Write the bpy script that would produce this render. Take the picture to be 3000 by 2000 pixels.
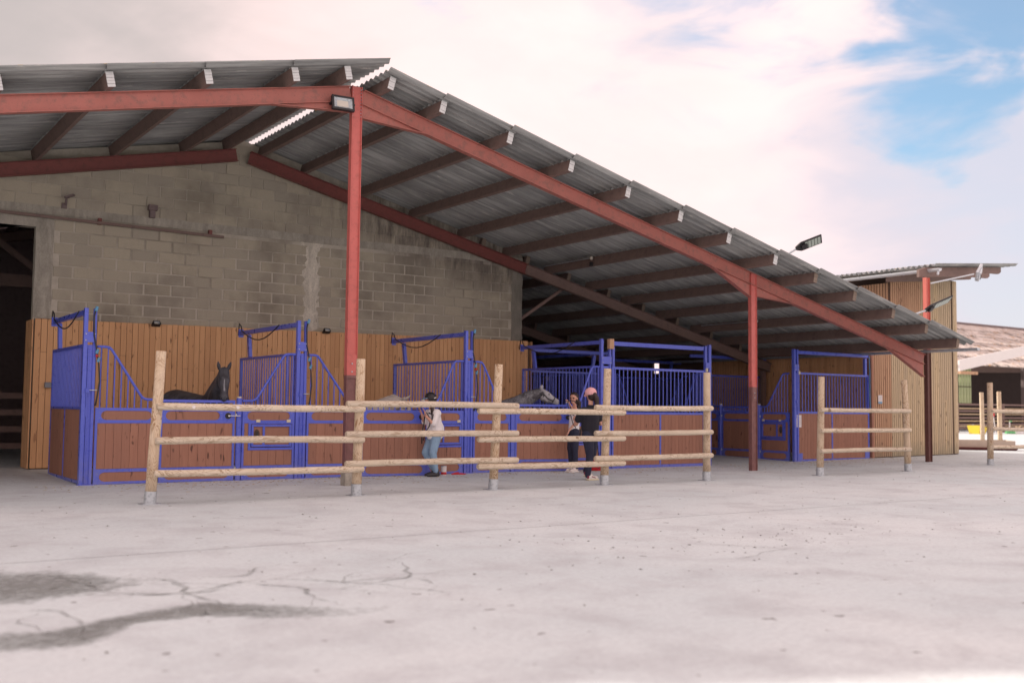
import bpy, bmesh, math, random
from mathutils import Vector, Matrix, Euler
random.seed(7)
R = math.radians
S = bpy.context.scene
for o in list(bpy.data.objects): bpy.data.objects.remove(o)

# ------------------------------------------------------------------ camera
CAMH = 1.25
cam_d = bpy.data.cameras.new('camera'); cam = bpy.data.objects.new('camera', cam_d)
S.collection.objects.link(cam); S.camera = cam
pit, rol, yaw = 0.06391782, 0.01063827, 0.60360813
fw = Vector((math.sin(yaw)*math.cos(pit), math.cos(yaw)*math.cos(pit), math.sin(pit)))
rt = Vector((math.cos(yaw), -math.sin(yaw), 0)); up = rt.cross(fw)
r2 = rt*math.cos(rol)+up*math.sin(rol); u2 = r2.cross(fw)
cam.matrix_world = Matrix(((r2.x, u2.x, -fw.x, 0), (r2.y, u2.y, -fw.y, 0), (r2.z, u2.z, -fw.z, CAMH), (0, 0, 0, 1)))
cam_d.sensor_width = 36; cam_d.lens = 36.595; cam_d.clip_end = 3000; cam_d.clip_start = .05
cam_d.dof.use_dof = True; cam_d.dof.focus_distance = 16.5; cam_d.dof.aperture_fstop = 1.15

# ------------------------------------------------------------------ light
SUN = Vector((-0.8, 2.245, 1.0)).normalized()
sd = bpy.data.lights.new('sun', 'SUN'); sd.energy = 5.0; sd.angle = R(.6); sd.color = (1, .9, .8)
so = bpy.data.objects.new('sun', sd); S.collection.objects.link(so)
so.rotation_euler = (-SUN).to_track_quat('-Z', 'Y').to_euler(); so.location = (0, 0, 30)
W = bpy.data.worlds.new('World'); S.world = W; W.use_nodes = True
wt = W.node_tree; wt.nodes.clear()
def wn(t, **k):
    n = wt.nodes.new(t)
    for a, b in k.items(): setattr(n, a, b)
    return n
def wl(a, b): wt.links.new(a, b)
sky = wn('ShaderNodeTexSky', sky_type='NISHITA', sun_disc=False)
sky.sun_elevation = math.asin(SUN.z); sky.sun_rotation = math.atan2(SUN.x, SUN.y) % (2*math.pi)
sky.dust_density = .6; sky.ozone_density = 2.0
geo = wn('ShaderNodeNewGeometry'); tc = wn('ShaderNodeTexCoord')
mp = wn('ShaderNodeMapping'); mp.inputs['Scale'].default_value = (1, 1, 2.6); wl(tc.outputs['Generated'], mp.inputs[0])
def wnoise(scale, det, rough, vec, dist=0.0):
    n = wn('ShaderNodeTexNoise'); n.inputs['Scale'].default_value = scale; n.inputs['Detail'].default_value = det
    n.inputs['Roughness'].default_value = rough; n.inputs['Distortion'].default_value = dist; wl(vec, n.inputs['Vector']); return n.outputs['Fac']
def wmath(op, a, b=0.0, c=0.0, clamp=False):
    n = wn('ShaderNodeMath', operation=op, use_clamp=clamp)
    for i, v in enumerate((a, b, c)):
        if isinstance(v, (int, float)): n.inputs[i].default_value = v
        else: wl(v, n.inputs[i])
    return n.outputs[0]
def wramp(f, a, b, x=0., y=1.):
    n = wn('ShaderNodeMapRange', interpolation_type='SMOOTHSTEP'); wl(f, n.inputs[0])
    for i, v in zip((1, 2, 3, 4), (a, b, x, y)): n.inputs[i].default_value = v
    return n.outputs[0]
def pdir(x, y, f=3049.56): return (fw + r2*((x-1500)/f) - u2*((y-1000)/f)).normalized()
n1 = wnoise(3.2, 9, .58, mp.outputs[0], .3); n2 = wnoise(7, 5, .5, mp.outputs[0], .5)
def gap(px, py, rin, rout):      # a break in the cloud round one direction of the sky
    d = wn('ShaderNodeVectorMath', operation='DISTANCE'); nv = wn('ShaderNodeVectorMath', operation='NORMALIZE'); wl(tc.outputs['Generated'], nv.inputs[0])
    wl(nv.outputs[0], d.inputs[0]); d.inputs[1].default_value = pdir(px, py)
    dd = wmath('ADD', d.outputs['Value'], wmath('MULTIPLY', wmath('SUBTRACT', n2, .5), .28))
    dd = wmath('ADD', dd, wmath('MULTIPLY', wmath('SUBTRACT', n1, .5), .30))
    return wramp(dd, rin, rout, 1, 0)
g = gap(2880, 20, .02, .11)
g = wmath('MAXIMUM', g, wmath('MULTIPLY', gap(3260, 420, .03, .20), .25))
g = wmath('MAXIMUM', g, wmath('MULTIPLY', gap(2130, 70, .01, .085), .6))
g = wmath('MAXIMUM', g, wmath('MULTIPLY', wramp(n1, .62, .75), .5))
mist = wmath('MULTIPLY', wramp(n2, .45, .62), .35)
g = wmath('MULTIPLY', wmath('SUBTRACT', g, wmath('MULTIPLY', g, mist), clamp=True), .86)
cloud = wn('ShaderNodeMix', data_type='RGBA')       # cloud body: bright pinkish white, lavender-grey undersides
CL = 10.0/1.5
cloud.inputs[6].default_value = (1.10*CL, .86*CL, .83*CL, 1); cloud.inputs[7].default_value = (.88*CL, .745*CL, .735*CL, 1)
thick = wmath('MULTIPLY', gap(-250, -150, .05, .42), .5)
wl(wmath('MAXIMUM', wmath('MULTIPLY', wramp(n1, .42, .66), .55), thick), cloud.inputs[0])
lav = wn('ShaderNodeMix', data_type='RGBA'); wl(wmath('MULTIPLY', wmath('MAXIMUM', gap(2880, 560, .04, .26), wmath('MULTIPLY', gap(1980, 130, .01, .10), .7)), .75), lav.inputs[0]); wl(cloud.outputs[2], lav.inputs[6]); lav.inputs[7].default_value = (.60*CL, .60*CL, .70*CL, 1)
dim = wn('ShaderNodeMix', data_type='RGBA'); wl(wmath('MULTIPLY', gap(-350, -250, .05, .50), .85), dim.inputs[0]); wl(lav.outputs[2], dim.inputs[6]); dim.inputs[7].default_value = (.44*CL, .41*CL, .40*CL, 1)
tint = wn('ShaderNodeMix', data_type='RGBA', blend_type='MULTIPLY'); tint.inputs[0].default_value = 1
wl(sky.outputs[0], tint.inputs[6]); tint.inputs[7].default_value = (.95, 1.15, 1.15, 1)
mixs = wn('ShaderNodeMix', data_type='RGBA'); wl(g, mixs.inputs[0]); wl(dim.outputs[2], mixs.inputs[6]); wl(tint.outputs[2], mixs.inputs[7])
bg = wn('ShaderNodeBackground'); bg.inputs[1].default_value = .15; wl(mixs.outputs[2], bg.inputs[0])
wo = wn('ShaderNodeOutputWorld'); wl(bg.outputs[0], wo.inputs[0])
vs = S.view_settings; vs.view_transform = 'Standard'; vs.look = 'None'; vs.gamma = 1; vs.exposure = 0.2

# ------------------------------------------------------------------ materials
class N:
    def __init__(s, name, rough=.7, metal=0, spec=.5):
        s.m = bpy.data.materials.new(name); s.m.use_nodes = True; s.t = s.m.node_tree; s.b = s.t.nodes['Principled BSDF']
        s.b.inputs['Roughness'].default_value = rough; s.b.inputs['Metallic'].default_value = metal
        s.b.inputs['Specular IOR Level'].default_value = spec
        tc = s.t.nodes.new('ShaderNodeTexCoord'); s.obj = tc.outputs['Object']
        oi = s.t.nodes.new('ShaderNodeObjectInfo'); s.rand = oi.outputs['Random']
        g_ = s.t.nodes.new('ShaderNodeNewGeometry'); s.pos = g_.outputs['Position']; s.nor = g_.outputs['Normal']
    def n(s, t, **k):
        n = s.t.nodes.new(t)
        for a, b in k.items(): setattr(n, a, b)
        return n
    def l(s, a, b): s.t.links.new(a, b)
    def set(s, inp, v):
        if isinstance(v, (int, float, tuple)): inp.default_value = v if not isinstance(v, tuple) or len(v) != 3 or inp.type == 'VECTOR' else (*v, 1)
        else: s.l(v, inp)
    def map(s, vec, scale=(1, 1, 1), loc=None):
        n = s.n('ShaderNodeMapping'); s.l(vec, n.inputs[0]); n.inputs['Scale'].default_value = scale
        if loc is not None: s.set(n.inputs['Location'], loc)
        return n.outputs[0]
    def rvec(s, vec, k=17.0):       # a copy of the vector shifted by the object's random number
        m = s.n('ShaderNodeMath', operation='MULTIPLY'); s.l(s.rand, m.inputs[0]); m.inputs[1].default_value = k
        a = s.n('ShaderNodeVectorMath', operation='ADD'); s.l(vec, a.inputs[0]); s.l(m.outputs[0], a.inputs[1]); return a.outputs[0]
    def noise(s, vec, scale, det=4, rough=.55, dist=0.):
        n = s.n('ShaderNodeTexNoise'); s.l(vec, n.inputs['Vector'])
        for k, v in (('Scale', scale), ('Detail', det), ('Roughness', rough), ('Distortion', dist)): n.inputs[k].default_value = v
        return n.outputs['Fac']
    def ramp(s, f, a, b, x=0., y=1.):
        n = s.n('ShaderNodeMapRange'); s.l(f, n.inputs[0])
        for i, v in zip((1, 2, 3, 4), (a, b, x, y)): n.inputs[i].default_value = v
        return n.outputs[0]
    def mix(s, f, a, b, mode='MIX'):
        n = s.n('ShaderNodeMix', data_type='RGBA', blend_type=mode); s.set(n.inputs[0], f); s.set(n.inputs[6], a); s.set(n.inputs[7], b); return n.outputs[2]
    def math(s, op, a, b=0., clamp=False):
        n = s.n('ShaderNodeMath', operation=op, use_clamp=clamp); s.set(n.inputs[0], a); s.set(n.inputs[1], b); return n.outputs[0]
    def sep(s, vec):
        n = s.n('ShaderNodeSeparateXYZ'); s.l(vec, n.inputs[0]); return n.outputs
    def bump(s, h, strength=.3, dist=.01):
        n = s.n('ShaderNodeBump'); s.l(h, n.inputs['Height']); n.inputs['Strength'].default_value = strength; n.inputs['Distance'].default_value = dist
        s.l(n.outputs[0], s.b.inputs['Normal'])
    def col(s, c): s.set(s.b.inputs['Base Color'], c); return s.m

def simple(name, c, rough=.6, metal=0, var=.15, scale=20, bump=0, spec=.5):
    k = N(name, rough, metal, spec); f = k.noise(k.obj, scale, 5)
    c2 = tuple(x*(1-var) for x in c); c1 = tuple(min(1, x*(1+var)) for x in c)
    r = k.col(k.mix(f, c2, c1))
    if bump: k.bump(f, bump)
    return r
M = {}
def mat_concrete():
    k = N('yard_concrete', .85, 0, .25)
    big = k.noise(k.pos, .22, 6, .6, .4); mid = k.noise(k.pos, 1.4, 7, .65, .3); fine = k.noise(k.pos, 22, 6, .7); sp = k.noise(k.pos, 90, 3, .6)
    c = k.mix(k.ramp(big, .35, .65), (.63, .715, .735), (.73, .79, .80))
    c = k.mix(k.ramp(mid, .46, .66, 0, .5), c, (.46, .48, .50))
    c = k.mix(k.ramp(fine, .40, .68, 0, .28), c, (.33, .35, .38))
    c = k.mix(k.ramp(sp, .60, .74, 0, .6), c, (.20, .21, .24))
    pits = k.noise(k.map(k.pos, (7, 7, 7)), 1, 2, .5)
    c = k.mix(k.ramp(pits, .70, .73, 0, .8), c, (.2, .2, .2))
    xy = k.sep(k.pos)                                   # trowelled slabs: every bay of concrete its own tone
    bx = k.math('FLOOR', k.math('DIVIDE', k.math('ADD', xy[0], 40), 70)); by = k.math('FLOOR', k.math('DIVIDE', k.math('ADD', xy[1], -9.0), 60))
    cb = k.n('ShaderNodeCombineXYZ'); k.l(bx, cb.inputs[0]); k.l(by, cb.inputs[1])
    wn_ = k.n('ShaderNodeTexWhiteNoise'); k.l(cb.outputs[0], wn_.inputs['Vector'])
    c = k.mix(k.ramp(wn_.outputs['Value'], 0, 1, 0, .12), c, (.40, .42, .44))
    k.b.inputs['Roughness'].default_value = .8
    k.bump(k.mix(.4, fine, mid), .25, .01)
    return k.col(c)
M['concrete'] = mat_concrete()
def mat_damp():
    k = N('damp_concrete', .6, 0, .4); f = k.noise(k.pos, 3, 6, .6)
    at_ = k.n('ShaderNodeAttribute', attribute_name='cover'); n_ = k.noise(k.pos, 11, 6, .7)
    a = k.math('MULTIPLY', k.math('ADD', at_.outputs['Fac'], k.ramp(n_, .3, .7, -.45, .3)), .66, True)
    k.set(k.b.inputs['Alpha'], a); return k.col(k.mix(f, (.15, .165, .155), (.27, .285, .27)))
M['damp'] = mat_damp()
def mat_block():
    k = N('concrete_block', .95, 0, .2); v = k.rvec(k.obj, 31)
    f = k.noise(v, 60, 5, .7); g_ = k.noise(k.pos, .7, 6, .6); h = k.noise(k.map(k.pos, (3, 3, .9)), 1.3, 5, .65)
    c = k.mix(f, (.37, .335, .255), (.57, .525, .415))
    c = k.mix(k.ramp(k.rand, 0, 1, 0, .45), c, (.30, .28, .25))
    c = k.mix(k.ramp(g_, .50, .68, 0, .6), c, (.17, .15, .125)); c = k.mix(k.ramp(h, .56, .72, 0, .5), c, (.36, .33, .27))
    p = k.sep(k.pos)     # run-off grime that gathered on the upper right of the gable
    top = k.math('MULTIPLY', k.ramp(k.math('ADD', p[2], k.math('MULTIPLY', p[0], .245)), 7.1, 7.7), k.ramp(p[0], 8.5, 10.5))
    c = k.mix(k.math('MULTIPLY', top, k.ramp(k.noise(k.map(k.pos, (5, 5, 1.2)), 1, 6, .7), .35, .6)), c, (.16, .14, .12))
    k.bump(f, .5, .006); return k.col(c)
M['block'] = mat_block()
def mat_mortar():
    k = N('mortar', .95, 0, .2); f = k.noise(k.pos, 12, 7, .7); g_ = k.noise(k.pos, 1.1, 5)
    c = k.mix(f, (.42, .39, .32), (.64, .60, .52)); c = k.mix(k.ramp(g_, .48, .66, 0, .7), c, (.24, .215, .17))
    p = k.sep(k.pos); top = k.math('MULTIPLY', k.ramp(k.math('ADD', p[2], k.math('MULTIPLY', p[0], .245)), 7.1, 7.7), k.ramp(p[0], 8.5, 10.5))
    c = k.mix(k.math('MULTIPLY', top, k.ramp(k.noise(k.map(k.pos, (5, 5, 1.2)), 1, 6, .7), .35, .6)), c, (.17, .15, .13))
    k.bump(f, .5, .01); return k.col(c)
M['mortar'] = mat_mortar()
def mat_render(dark=1.):
    k = N('cement_render', .9, 0, .25); f = k.noise(k.map(k.pos, (3, 3, 1)), 2.2, 8, .68, .5); g_ = k.noise(k.pos, 40, 4)
    c = k.mix(k.ramp(f, .3, .7), (.27*dark, .255*dark, .215*dark), (.52*dark, .49*dark, .42*dark)); c = k.mix(k.ramp(g_, .4, .7, 0, .35), c, (.2, .19, .17)); k.bump(g_, .4, .008); return k.col(c)
M['render'] = mat_render()
def mat_corr():
    k = N('fibre_cement', .85, 0, .3); v = k.rvec(k.obj, 9)
    f = k.noise(k.map(k.pos, (1.2, 9, 1)), 1.5, 7, .65); g_ = k.noise(k.pos, 30, 4, .6)
    c = k.mix(f, (.32, .34, .335), (.55, .57, .55)); c = k.mix(k.ramp(k.rand, 0, 1, 0, .35), c, (.15, .16, .165))
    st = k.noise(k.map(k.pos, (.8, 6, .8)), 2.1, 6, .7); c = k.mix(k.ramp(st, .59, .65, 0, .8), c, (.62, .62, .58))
    c = k.mix(k.ramp(k.noise(k.map(k.pos, (.5, 11, .5)), 1.6, 5, .7), .42, .60, .5, 0), c, (.14, .145, .145)); c = k.mix(k.ramp(k.noise(k.map(k.pos, (.35, 24, .3)), 1, 3, .6), .55, .68, 0, .5), c, (.62, .64, .62))  # streaky stains along the slope, also painting in the corrugations' shading lines
    up_ = k.ramp(k.sep(k.nor)[2], .1, .5)
    li = k.noise(k.pos, 5, 6, .7); lich = k.mix(k.ramp(li, .40, .62), (.20, .23, .27), (.55, .56, .55)); lich = k.mix(k.ramp(k.noise(k.pos, 9, 4), .6, .66), lich, (.5, .33, .06))
    c = k.mix(up_, c, lich); k.bump(g_, .3, .004); return k.col(c)
M['corr'] = mat_corr()
def mat_steel(name, c1, c2, rust=(.16, .06, .035), amt=.5, rough=.5, zsplit=None, low=(.16, .075, .07)):
    k = N(name, rough, 0, .45); f = k.noise(k.pos, 2.2, 6, .65); g_ = k.noise(k.map(k.pos, (1, 1, 1)), 9, 6, .7)
    c = k.mix(f, c1, c2); c = k.mix(k.ramp(g_, .50, .70, 0, amt), c, rust)
    c = k.mix(k.ramp(k.noise(k.pos, 45, 4, .7), .62, .72, 0, amt), c, (.07, .05, .045))
    if zsplit:
        z = k.math('ADD', k.sep(k.pos)[2], k.ramp(f, 0, 1, -.015, .015))
        l = k.mix(k.ramp(g_, .3, .7), low, tuple(x*1.5 for x in low)); l = k.mix(k.ramp(k.noise(k.map(k.pos, (8, 8, 2)), 3, 5, .7), .6, .75, 0, .5), l, (.33, .28, .25))
        c = k.mix(k.ramp(z, zsplit, zsplit+.01), l, c)
    k.bump(g_, .15, .004); return k.col(c)
M['red'] = mat_steel('red_oxide_paint', (.50, .12, .105), (.62, .165, .145), amt=.35, zsplit=1.74)
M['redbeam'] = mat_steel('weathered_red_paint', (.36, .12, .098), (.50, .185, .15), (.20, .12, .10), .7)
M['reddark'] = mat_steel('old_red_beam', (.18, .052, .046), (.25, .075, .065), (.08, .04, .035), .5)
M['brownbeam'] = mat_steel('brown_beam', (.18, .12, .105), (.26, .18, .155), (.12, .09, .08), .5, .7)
M['purlin'] = mat_steel('purlin_wood', (.17, .118, .102), (.25, .18, .155), (.10, .075, .068), .5, .8)
M['darkwood'] = mat_steel('dark_interior', (.17, .13, .13), (.24, .19, .185), (.09, .07, .07), .5, .9)
M['cap'] = simple('white_end_cap', (.62, .64, .64), .5, 0, .15, 14)
M['capend'] = simple('bare_purlin_end', (.24, .19, .15), .8, 0, .3, 20)
def mat_board(name, a, b, knot, rnd, sc=1.0, weather=None):
    k = N(name, .68, 0, .3); v = k.rvec(k.pos, 13)
    g_ = k.noise(k.map(v, (34*sc, 34*sc, 1.4)), 1.2, 5, .6, .35); f = k.noise(k.map(v, (9, 9, 1.1)), 2, 4, .6)
    c = k.mix(g_, a, b); c = k.mix(k.ramp(f, .5, .8, 0, .35), c, knot)
    kn = k.noise(k.map(v, (13, 13, 4.2)), 1, 2, .5); c = k.mix(k.ramp(kn, .65, .71, 0, .9), c, tuple(x*.62 for x in knot))
    c = k.mix(k.ramp(k.rand, 0, 1, 0, .62), c, rnd)
    if weather:
        p = k.sep(k.pos); w = k.ramp(k.math('ADD', p[2], k.math('MULTIPLY', k.noise(k.pos, 6, 3), .5)), .15, .75, .8, 0); c = k.mix(w, c, weather)
    k.bump(g_, .35, .004); return k.col(c)
M['clad'] = mat_board('larch_cladding', (.66, .36, .17), (.86, .54, .29), (.36, .18, .09), (.55, .30, .15))
M['cladR'] = mat_board('orange_larch_slats', (.50, .30, .18), (.64, .42, .27), (.30, .17, .10), (.44, .26, .16), weather=(.26, .23, .16))
M['pale'] = mat_board('weathered_pale_slats', (.56, .43, .25), (.72, .58, .38), (.32, .23, .14), (.44, .36, .26), weather=(.27, .26, .19))
M['gapdark'] = simple('dark_backing', (.10, .065, .05), .9)
M['plank'] = mat_board('brown_stall_plank', (.32, .15, .10), (.46, .245, .17), (.15, .075, .055), (.30, .155, .11), 1.4)
M['post'] = None
def mat_pole():
    k = N('round_pole_wood', .72, 0, .3); v = k.rvec(k.obj, 23)
    w = k.noise(k.map(v, (4.2, 4.2, 1.6)), 1.6, 3, .5, 1.2)
    ring = k.n('ShaderNodeMath', operation='SINE'); k.l(k.math('MULTIPLY', w, 70), ring.inputs[0])
    r = k.ramp(ring.outputs[0], .2, 1.0, 0, 1)
    c = k.mix(k.ramp(k.noise(v, 6, 4), .3, .7), (.74, .62, .46), (.64, .50, .34)); c = k.mix(k.math('MULTIPLY', r, k.ramp(k.noise(v, 3, 2), .36, .54, .25, .95)), c, (.34, .20, .10))
    c = k.mix(k.ramp(k.noise(k.map(v, (60, 60, 3)), 1, 4), .55, .7, 0, .35), c, (.33, .27, .2)); c = k.mix(k.ramp(k.rand, 0, 1, 0, .38), c, (.44, .37, .29))
    kn = k.noise(k.map(v, (9, 9, 5)), 1, 1); c = k.mix(k.ramp(kn, .73, .78, 0, .8), c, (.22, .12, .06))
    k.bump(k.noise(k.map(v, (60, 60, 3)), 1, 4), .3, .004); return k.col(c)
M['pole'] = mat_pole()
def mat_rail():
    k = N('round_rail_wood', .72, 0, .3); v = k.rvec(k.obj, 23)
    w = k.noise(k.map(v, (1.5, 5, 5)), 1.6, 3, .5, 1.2)
    ring = k.n('ShaderNodeMath', operation='SINE'); k.l(k.math('MULTIPLY', w, 60), ring.inputs[0])
    c = k.mix(k.ramp(k.noise(v, 5, 4), .3, .7), (.76, .67, .53), (.66, .57, .43)); c = k.mix(k.math('MULTIPLY', k.ramp(ring.outputs[0], .25, 1), k.ramp(k.noise(v, 2.4, 2), .36, .54, .25, .9)), c, (.36, .25, .15))
    c = k.mix(k.ramp(k.noise(k.map(v, (3, 60, 60)), 1, 4), .52, .68, 0, .4), c, (.34, .29, .22)); c = k.mix(k.ramp(k.rand, 0, 1, 0, .3), c, (.45, .40, .33))
    kn = k.noise(k.map(v, (5, 9, 9)), 1, 1); c = k.mix(k.ramp(kn, .73, .78, 0, .8), c, (.22, .13, .07))
    k.bump(k.noise(k.map(v, (3, 60, 60)), 1, 4), .3, .004); return k.col(c)
M['rail'] = mat_rail()
def mat_blue():
    k = N('blue_powder_coat', .34, 0, .5); f = k.noise(k.pos, 5, 5, .6); g_ = k.noise(k.pos, 60, 3)
    c = k.mix(f, (.085, .125, .60), (.12, .165, .72)); z = k.sep(k.pos)[2]
    dust = k.math('MULTIPLY', k.ramp(z, .0, .5, .45, .0), k.ramp(k.noise(k.pos, 14, 5, .7), .35, .65)); c = k.mix(dust, c, (.30, .29, .38))
    k.set(k.b.inputs['Roughness'], k.ramp(f, .3, .7, .22, .40)); k.bump(g_, .05, .002); return k.col(c)
M['blue'] = mat_blue()
def mat_galv():
    k = N('galvanised_steel', .5, .6, .5); v = k.n('ShaderNodeTexVoronoi'); k.l(k.pos, v.inputs[0]); v.inputs['Scale'].default_value = 26
    return k.col(k.mix(k.ramp(v.outputs[0], 0, .6), (.36, .41, .44), (.56, .61, .64)))
M['galv'] = mat_galv()
M['chrome'] = simple('chrome', (.75, .75, .76), .2, .9, .05)
M['black'] = simple('black_plastic', (.022, .021, .024), .45, 0, .2)
M['hose'] = simple('black_rubber', (.03, .032, .04), .5, 0, .2)
M['cyan'] = simple('blue_fitting', (.10, .30, .50), .4, 0, .1)
M['redp'] = simple('red_plastic', (.55, .02, .03), .4, 0, .15)
M['cream'] = simple('cream_plastic', (.72, .66, .48), .5, 0, .08)
M['yellow'] = simple('yellow_plastic', (.75, .58, .04), .45, 0, .1, 6)
M['white'] = simple('white_paint', (.80, .77, .75), .55, 0, .06, 4)
M['paper'] = simple('paper', (.80, .76, .76), .7, 0, .05, 9)
M['grey'] = simple('grey_box', (.22, .24, .27), .5)
M['glass'] = simple('lamp_glass', (.66, .62, .54), .25, 0, .08, 5, 0, .6)
M['led'] = simple('led_panel', (.40, .47, .42), .3, 0, .15, 30)
M['skin'] = simple('skin', (.62, .34, .25), .5, 0, .08, 9)
M['hair'] = simple('dark_hair', (.035, .022, .020), .5, 0, .35, 40)
M['shirtw'] = simple('white_cotton', (.88, .86, .86), .9, 0, .05, 6, .2)
M['shirtb'] = simple('black_cotton', (.020, .020, .030), .9, 0, .15, 6, .2)
M['navy'] = simple('navy_fabric', (.024, .028, .058), .85, 0, .25, 12, .2)
M['jeans'] = simple('light_blue_denim', (.27, .42, .58), .85, 0, .2, 14, .25)
M['pink'] = simple('pink_cap', (.80, .44, .45), .8, 0, .06, 6)
M['shoew'] = simple('white_leather', (.75, .70, .66), .5, 0, .08, 10)
M['maroon'] = simple('maroon_trim', (.22, .03, .06), .5)
M['sock'] = simple('orange_sock', (.55, .24, .10), .8)
M['boot'] = simple('black_boot', (.035, .033, .038), .4, 0, .2)
def mat_coat(name, a, b, spots=None):
    k = N(name, .55, 0, .35); f = k.noise(k.obj, 6, 6, .65, .4); h = k.noise(k.obj, 70, 3)
    c = k.mix(k.ramp(f, .35, .65), a, b)
    if spots: c = k.mix(k.ramp(k.noise(k.obj, 22, 5, .7), .5, .62, 0, .7), c, spots)
    k.bump(h, .15, .003); return k.col(c)
M['coatk'] = mat_coat('black_coat', (.030, .030, .036), (.10, .105, .125))  # paler patches put the missing highlights into the coat colour
M['coatg'] = mat_coat('dappled_grey_coat', (.07, .07, .08), (.20, .21, .23), (.30, .31, .33))
M['coatgh'] = mat_coat('pale_grey_face', (.34, .35, .37), (.52, .53, .56), (.5, .5, .52))
M['coatp'] = mat_coat('cream_coat', (.42, .38, .34), (.58, .54, .50))
M['manek'] = simple('black_mane', (.018, .016, .018), .6, 0, .3, 50)
M['maneg'] = simple('grey_mane', (.06, .06, .07), .6, 0, .4, 50)
M['manep'] = simple('pale_mane', (.62, .58, .52), .7, 0, .2, 50)
M['eye'] = simple('dark_eye', (.01, .008, .008), .12, 0, .1)
M['card'] = simple('cardboard', (.52, .44, .36), .85, 0, .15, 5)
def mat_lichen():
    k = N('lichen_roof', .9, 0, .2); f = k.noise(k.pos, 1.6, 8, .7); g_ = k.noise(k.map(k.pos, (5, .5, 1)), 1.2, 6, .7)
    c = k.mix(k.ramp(f, .4, .6), (.55, .48, .44), (.72, .66, .62)); c = k.mix(k.ramp(g_, .54, .58, 0, .85), c, (.10, .09, .085))
    c = k.mix(k.ramp(k.noise(k.pos, 2.5, 5), .60, .65, 0, .8), c, (.48, .26, .08)); return k.col(c)
M['lichen'] = mat_lichen()
M['greenpanel'] = simple('translucent_green_sheet', (.50, .58, .32), .5, 0, .25, 3)
M['browncorr'] = simple('brown_sheet_wall', (.055, .038, .036), .7, 0, .25, 3)
M['leafy'] = simple('green_cloth', (.12, .42, .16), .7)
M['debris'] = simple('dry_debris', (.10, .085, .06), .9, 0, .5, 5)

# ------------------------------------------------------------------ mesh tools
class MB:
    def __init__(s): s.v = []; s.f = []
    def add(s, vs, fs):
        n = len(s.v); s.v += [tuple(v) for v in vs]; s.f += [tuple(i+n for i in f) for f in fs]; return s
    def box(s, x0, x1, y0, y1, z0, z1):
        return s.add([(x, y, z) for z in (z0, z1) for y in (y0, y1) for x in (x0, x1)], [(0, 2, 3, 1), (4, 5, 7, 6), (0, 1, 5, 4), (2, 6, 7, 3), (0, 4, 6, 2), (1, 3, 7, 5)])
    def beam(s, p, q, w, h, upv=(0, 0, 1), off=0):     # box along p->q, w across, h along upv
        p = Vector(p); q = Vector(q); d = (q-p).normalized(); u = Vector(upv); u = (u-d*u.dot(d)).normalized(); a = d.cross(u)
        vs = []
        for c in (p, q):
            for i, j in ((-1, -1), (1, -1), (1, 1), (-1, 1)): vs.append(c+a*i*w/2+u*(j*h/2+off))
        return s.add(vs, [(0, 1, 2, 3), (7, 6, 5, 4), (0, 4, 5, 1), (1, 5, 6, 2), (2, 6, 7, 3), (3, 7, 4, 0)])
    def ibeam(s, p, q, w, h, upv=(0, 0, 1), t=.012):
        s.beam(p, q, t, h-.002, upv); s.beam(p, q, w, t, upv, h/2-t/2); s.beam(p, q, w, t, upv, -h/2+t/2); return s
    def tube(s, path, r, n=10, caps=True, sq=1.0):
        P = [Vector(p) for p in path]; rs = r if isinstance(r, (list, tuple)) else [r]*len(P); rings = []
        a = None
        for i, p in enumerate(P):
            d = (P[min(i+1, len(P)-1)]-P[max(i-1, 0)]).normalized()
            if a is None: a = d.orthogonal().normalized()
            a = (a-d*a.dot(d)).normalized(); b = d.cross(a)
            rings.append([p+(a*math.cos(t*2*math.pi/n)+b*math.sin(t*2*math.pi/n)*sq)*rs[i] for t in range(n)])
        vs = [v for r_ in rings for v in r_]; fs = []
        for i in range(len(P)-1):
            for t in range(n): fs.append((i*n+t, i*n+(t+1) % n, (i+1)*n+(t+1) % n, (i+1)*n+t))
        if caps: fs.append(tuple(range(n))[::-1]); fs.append(tuple(range((len(P)-1)*n, len(P)*n)))
        return s.add(vs, fs)
    def ball(s, c, r, n=10, sc=(1, 1, 1)):
        vs = []; fs = []; m = n//2+1
        for i in range(m+1):
            t = math.pi*i/m
            for j in range(n): a = 2*math.pi*j/n; vs.append((c[0]+r*sc[0]*math.sin(t)*math.cos(a), c[1]+r*sc[1]*math.sin(t)*math.sin(a), c[2]+r*sc[2]*math.cos(t)))
        for i in range(m):
            for j in range(n): fs.append((i*n+j, (i+1)*n+j, (i+1)*n+(j+1) % n, i*n+(j+1) % n))
        return s.add(vs, fs)
    def xf(s, fn): s.v = [tuple(fn(v)) for v in s.v]; return s
    def extr(s, poly, axis, a, b):       # polygon (2D) extruded along an axis
        n = len(poly)
        def P(p, t): return {'x': (t, p[0], p[1]), 'y': (p[0], t, p[1]), 'z': (p[0], p[1], t)}[axis]
        return s.add([P(p, a) for p in poly]+[P(p, b) for p in poly], [tuple(range(n)), tuple(range(n, 2*n))[::-1]]+[(i, i+n, (i+1) % n+n, (i+1) % n) for i in range(n)])
def wloc(o):
    v = Vector((0, 0, 0))
    while o: v += o.location; o = o.parent
    return v
def link(o): S.collection.objects.link(o); return o
def tag(o, label=None, cat=None, group=None, kind=None):
    for k, v in (('label', label), ('category', cat), ('group', group), ('kind', kind)):
        if v: o[k] = v
    return o
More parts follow.
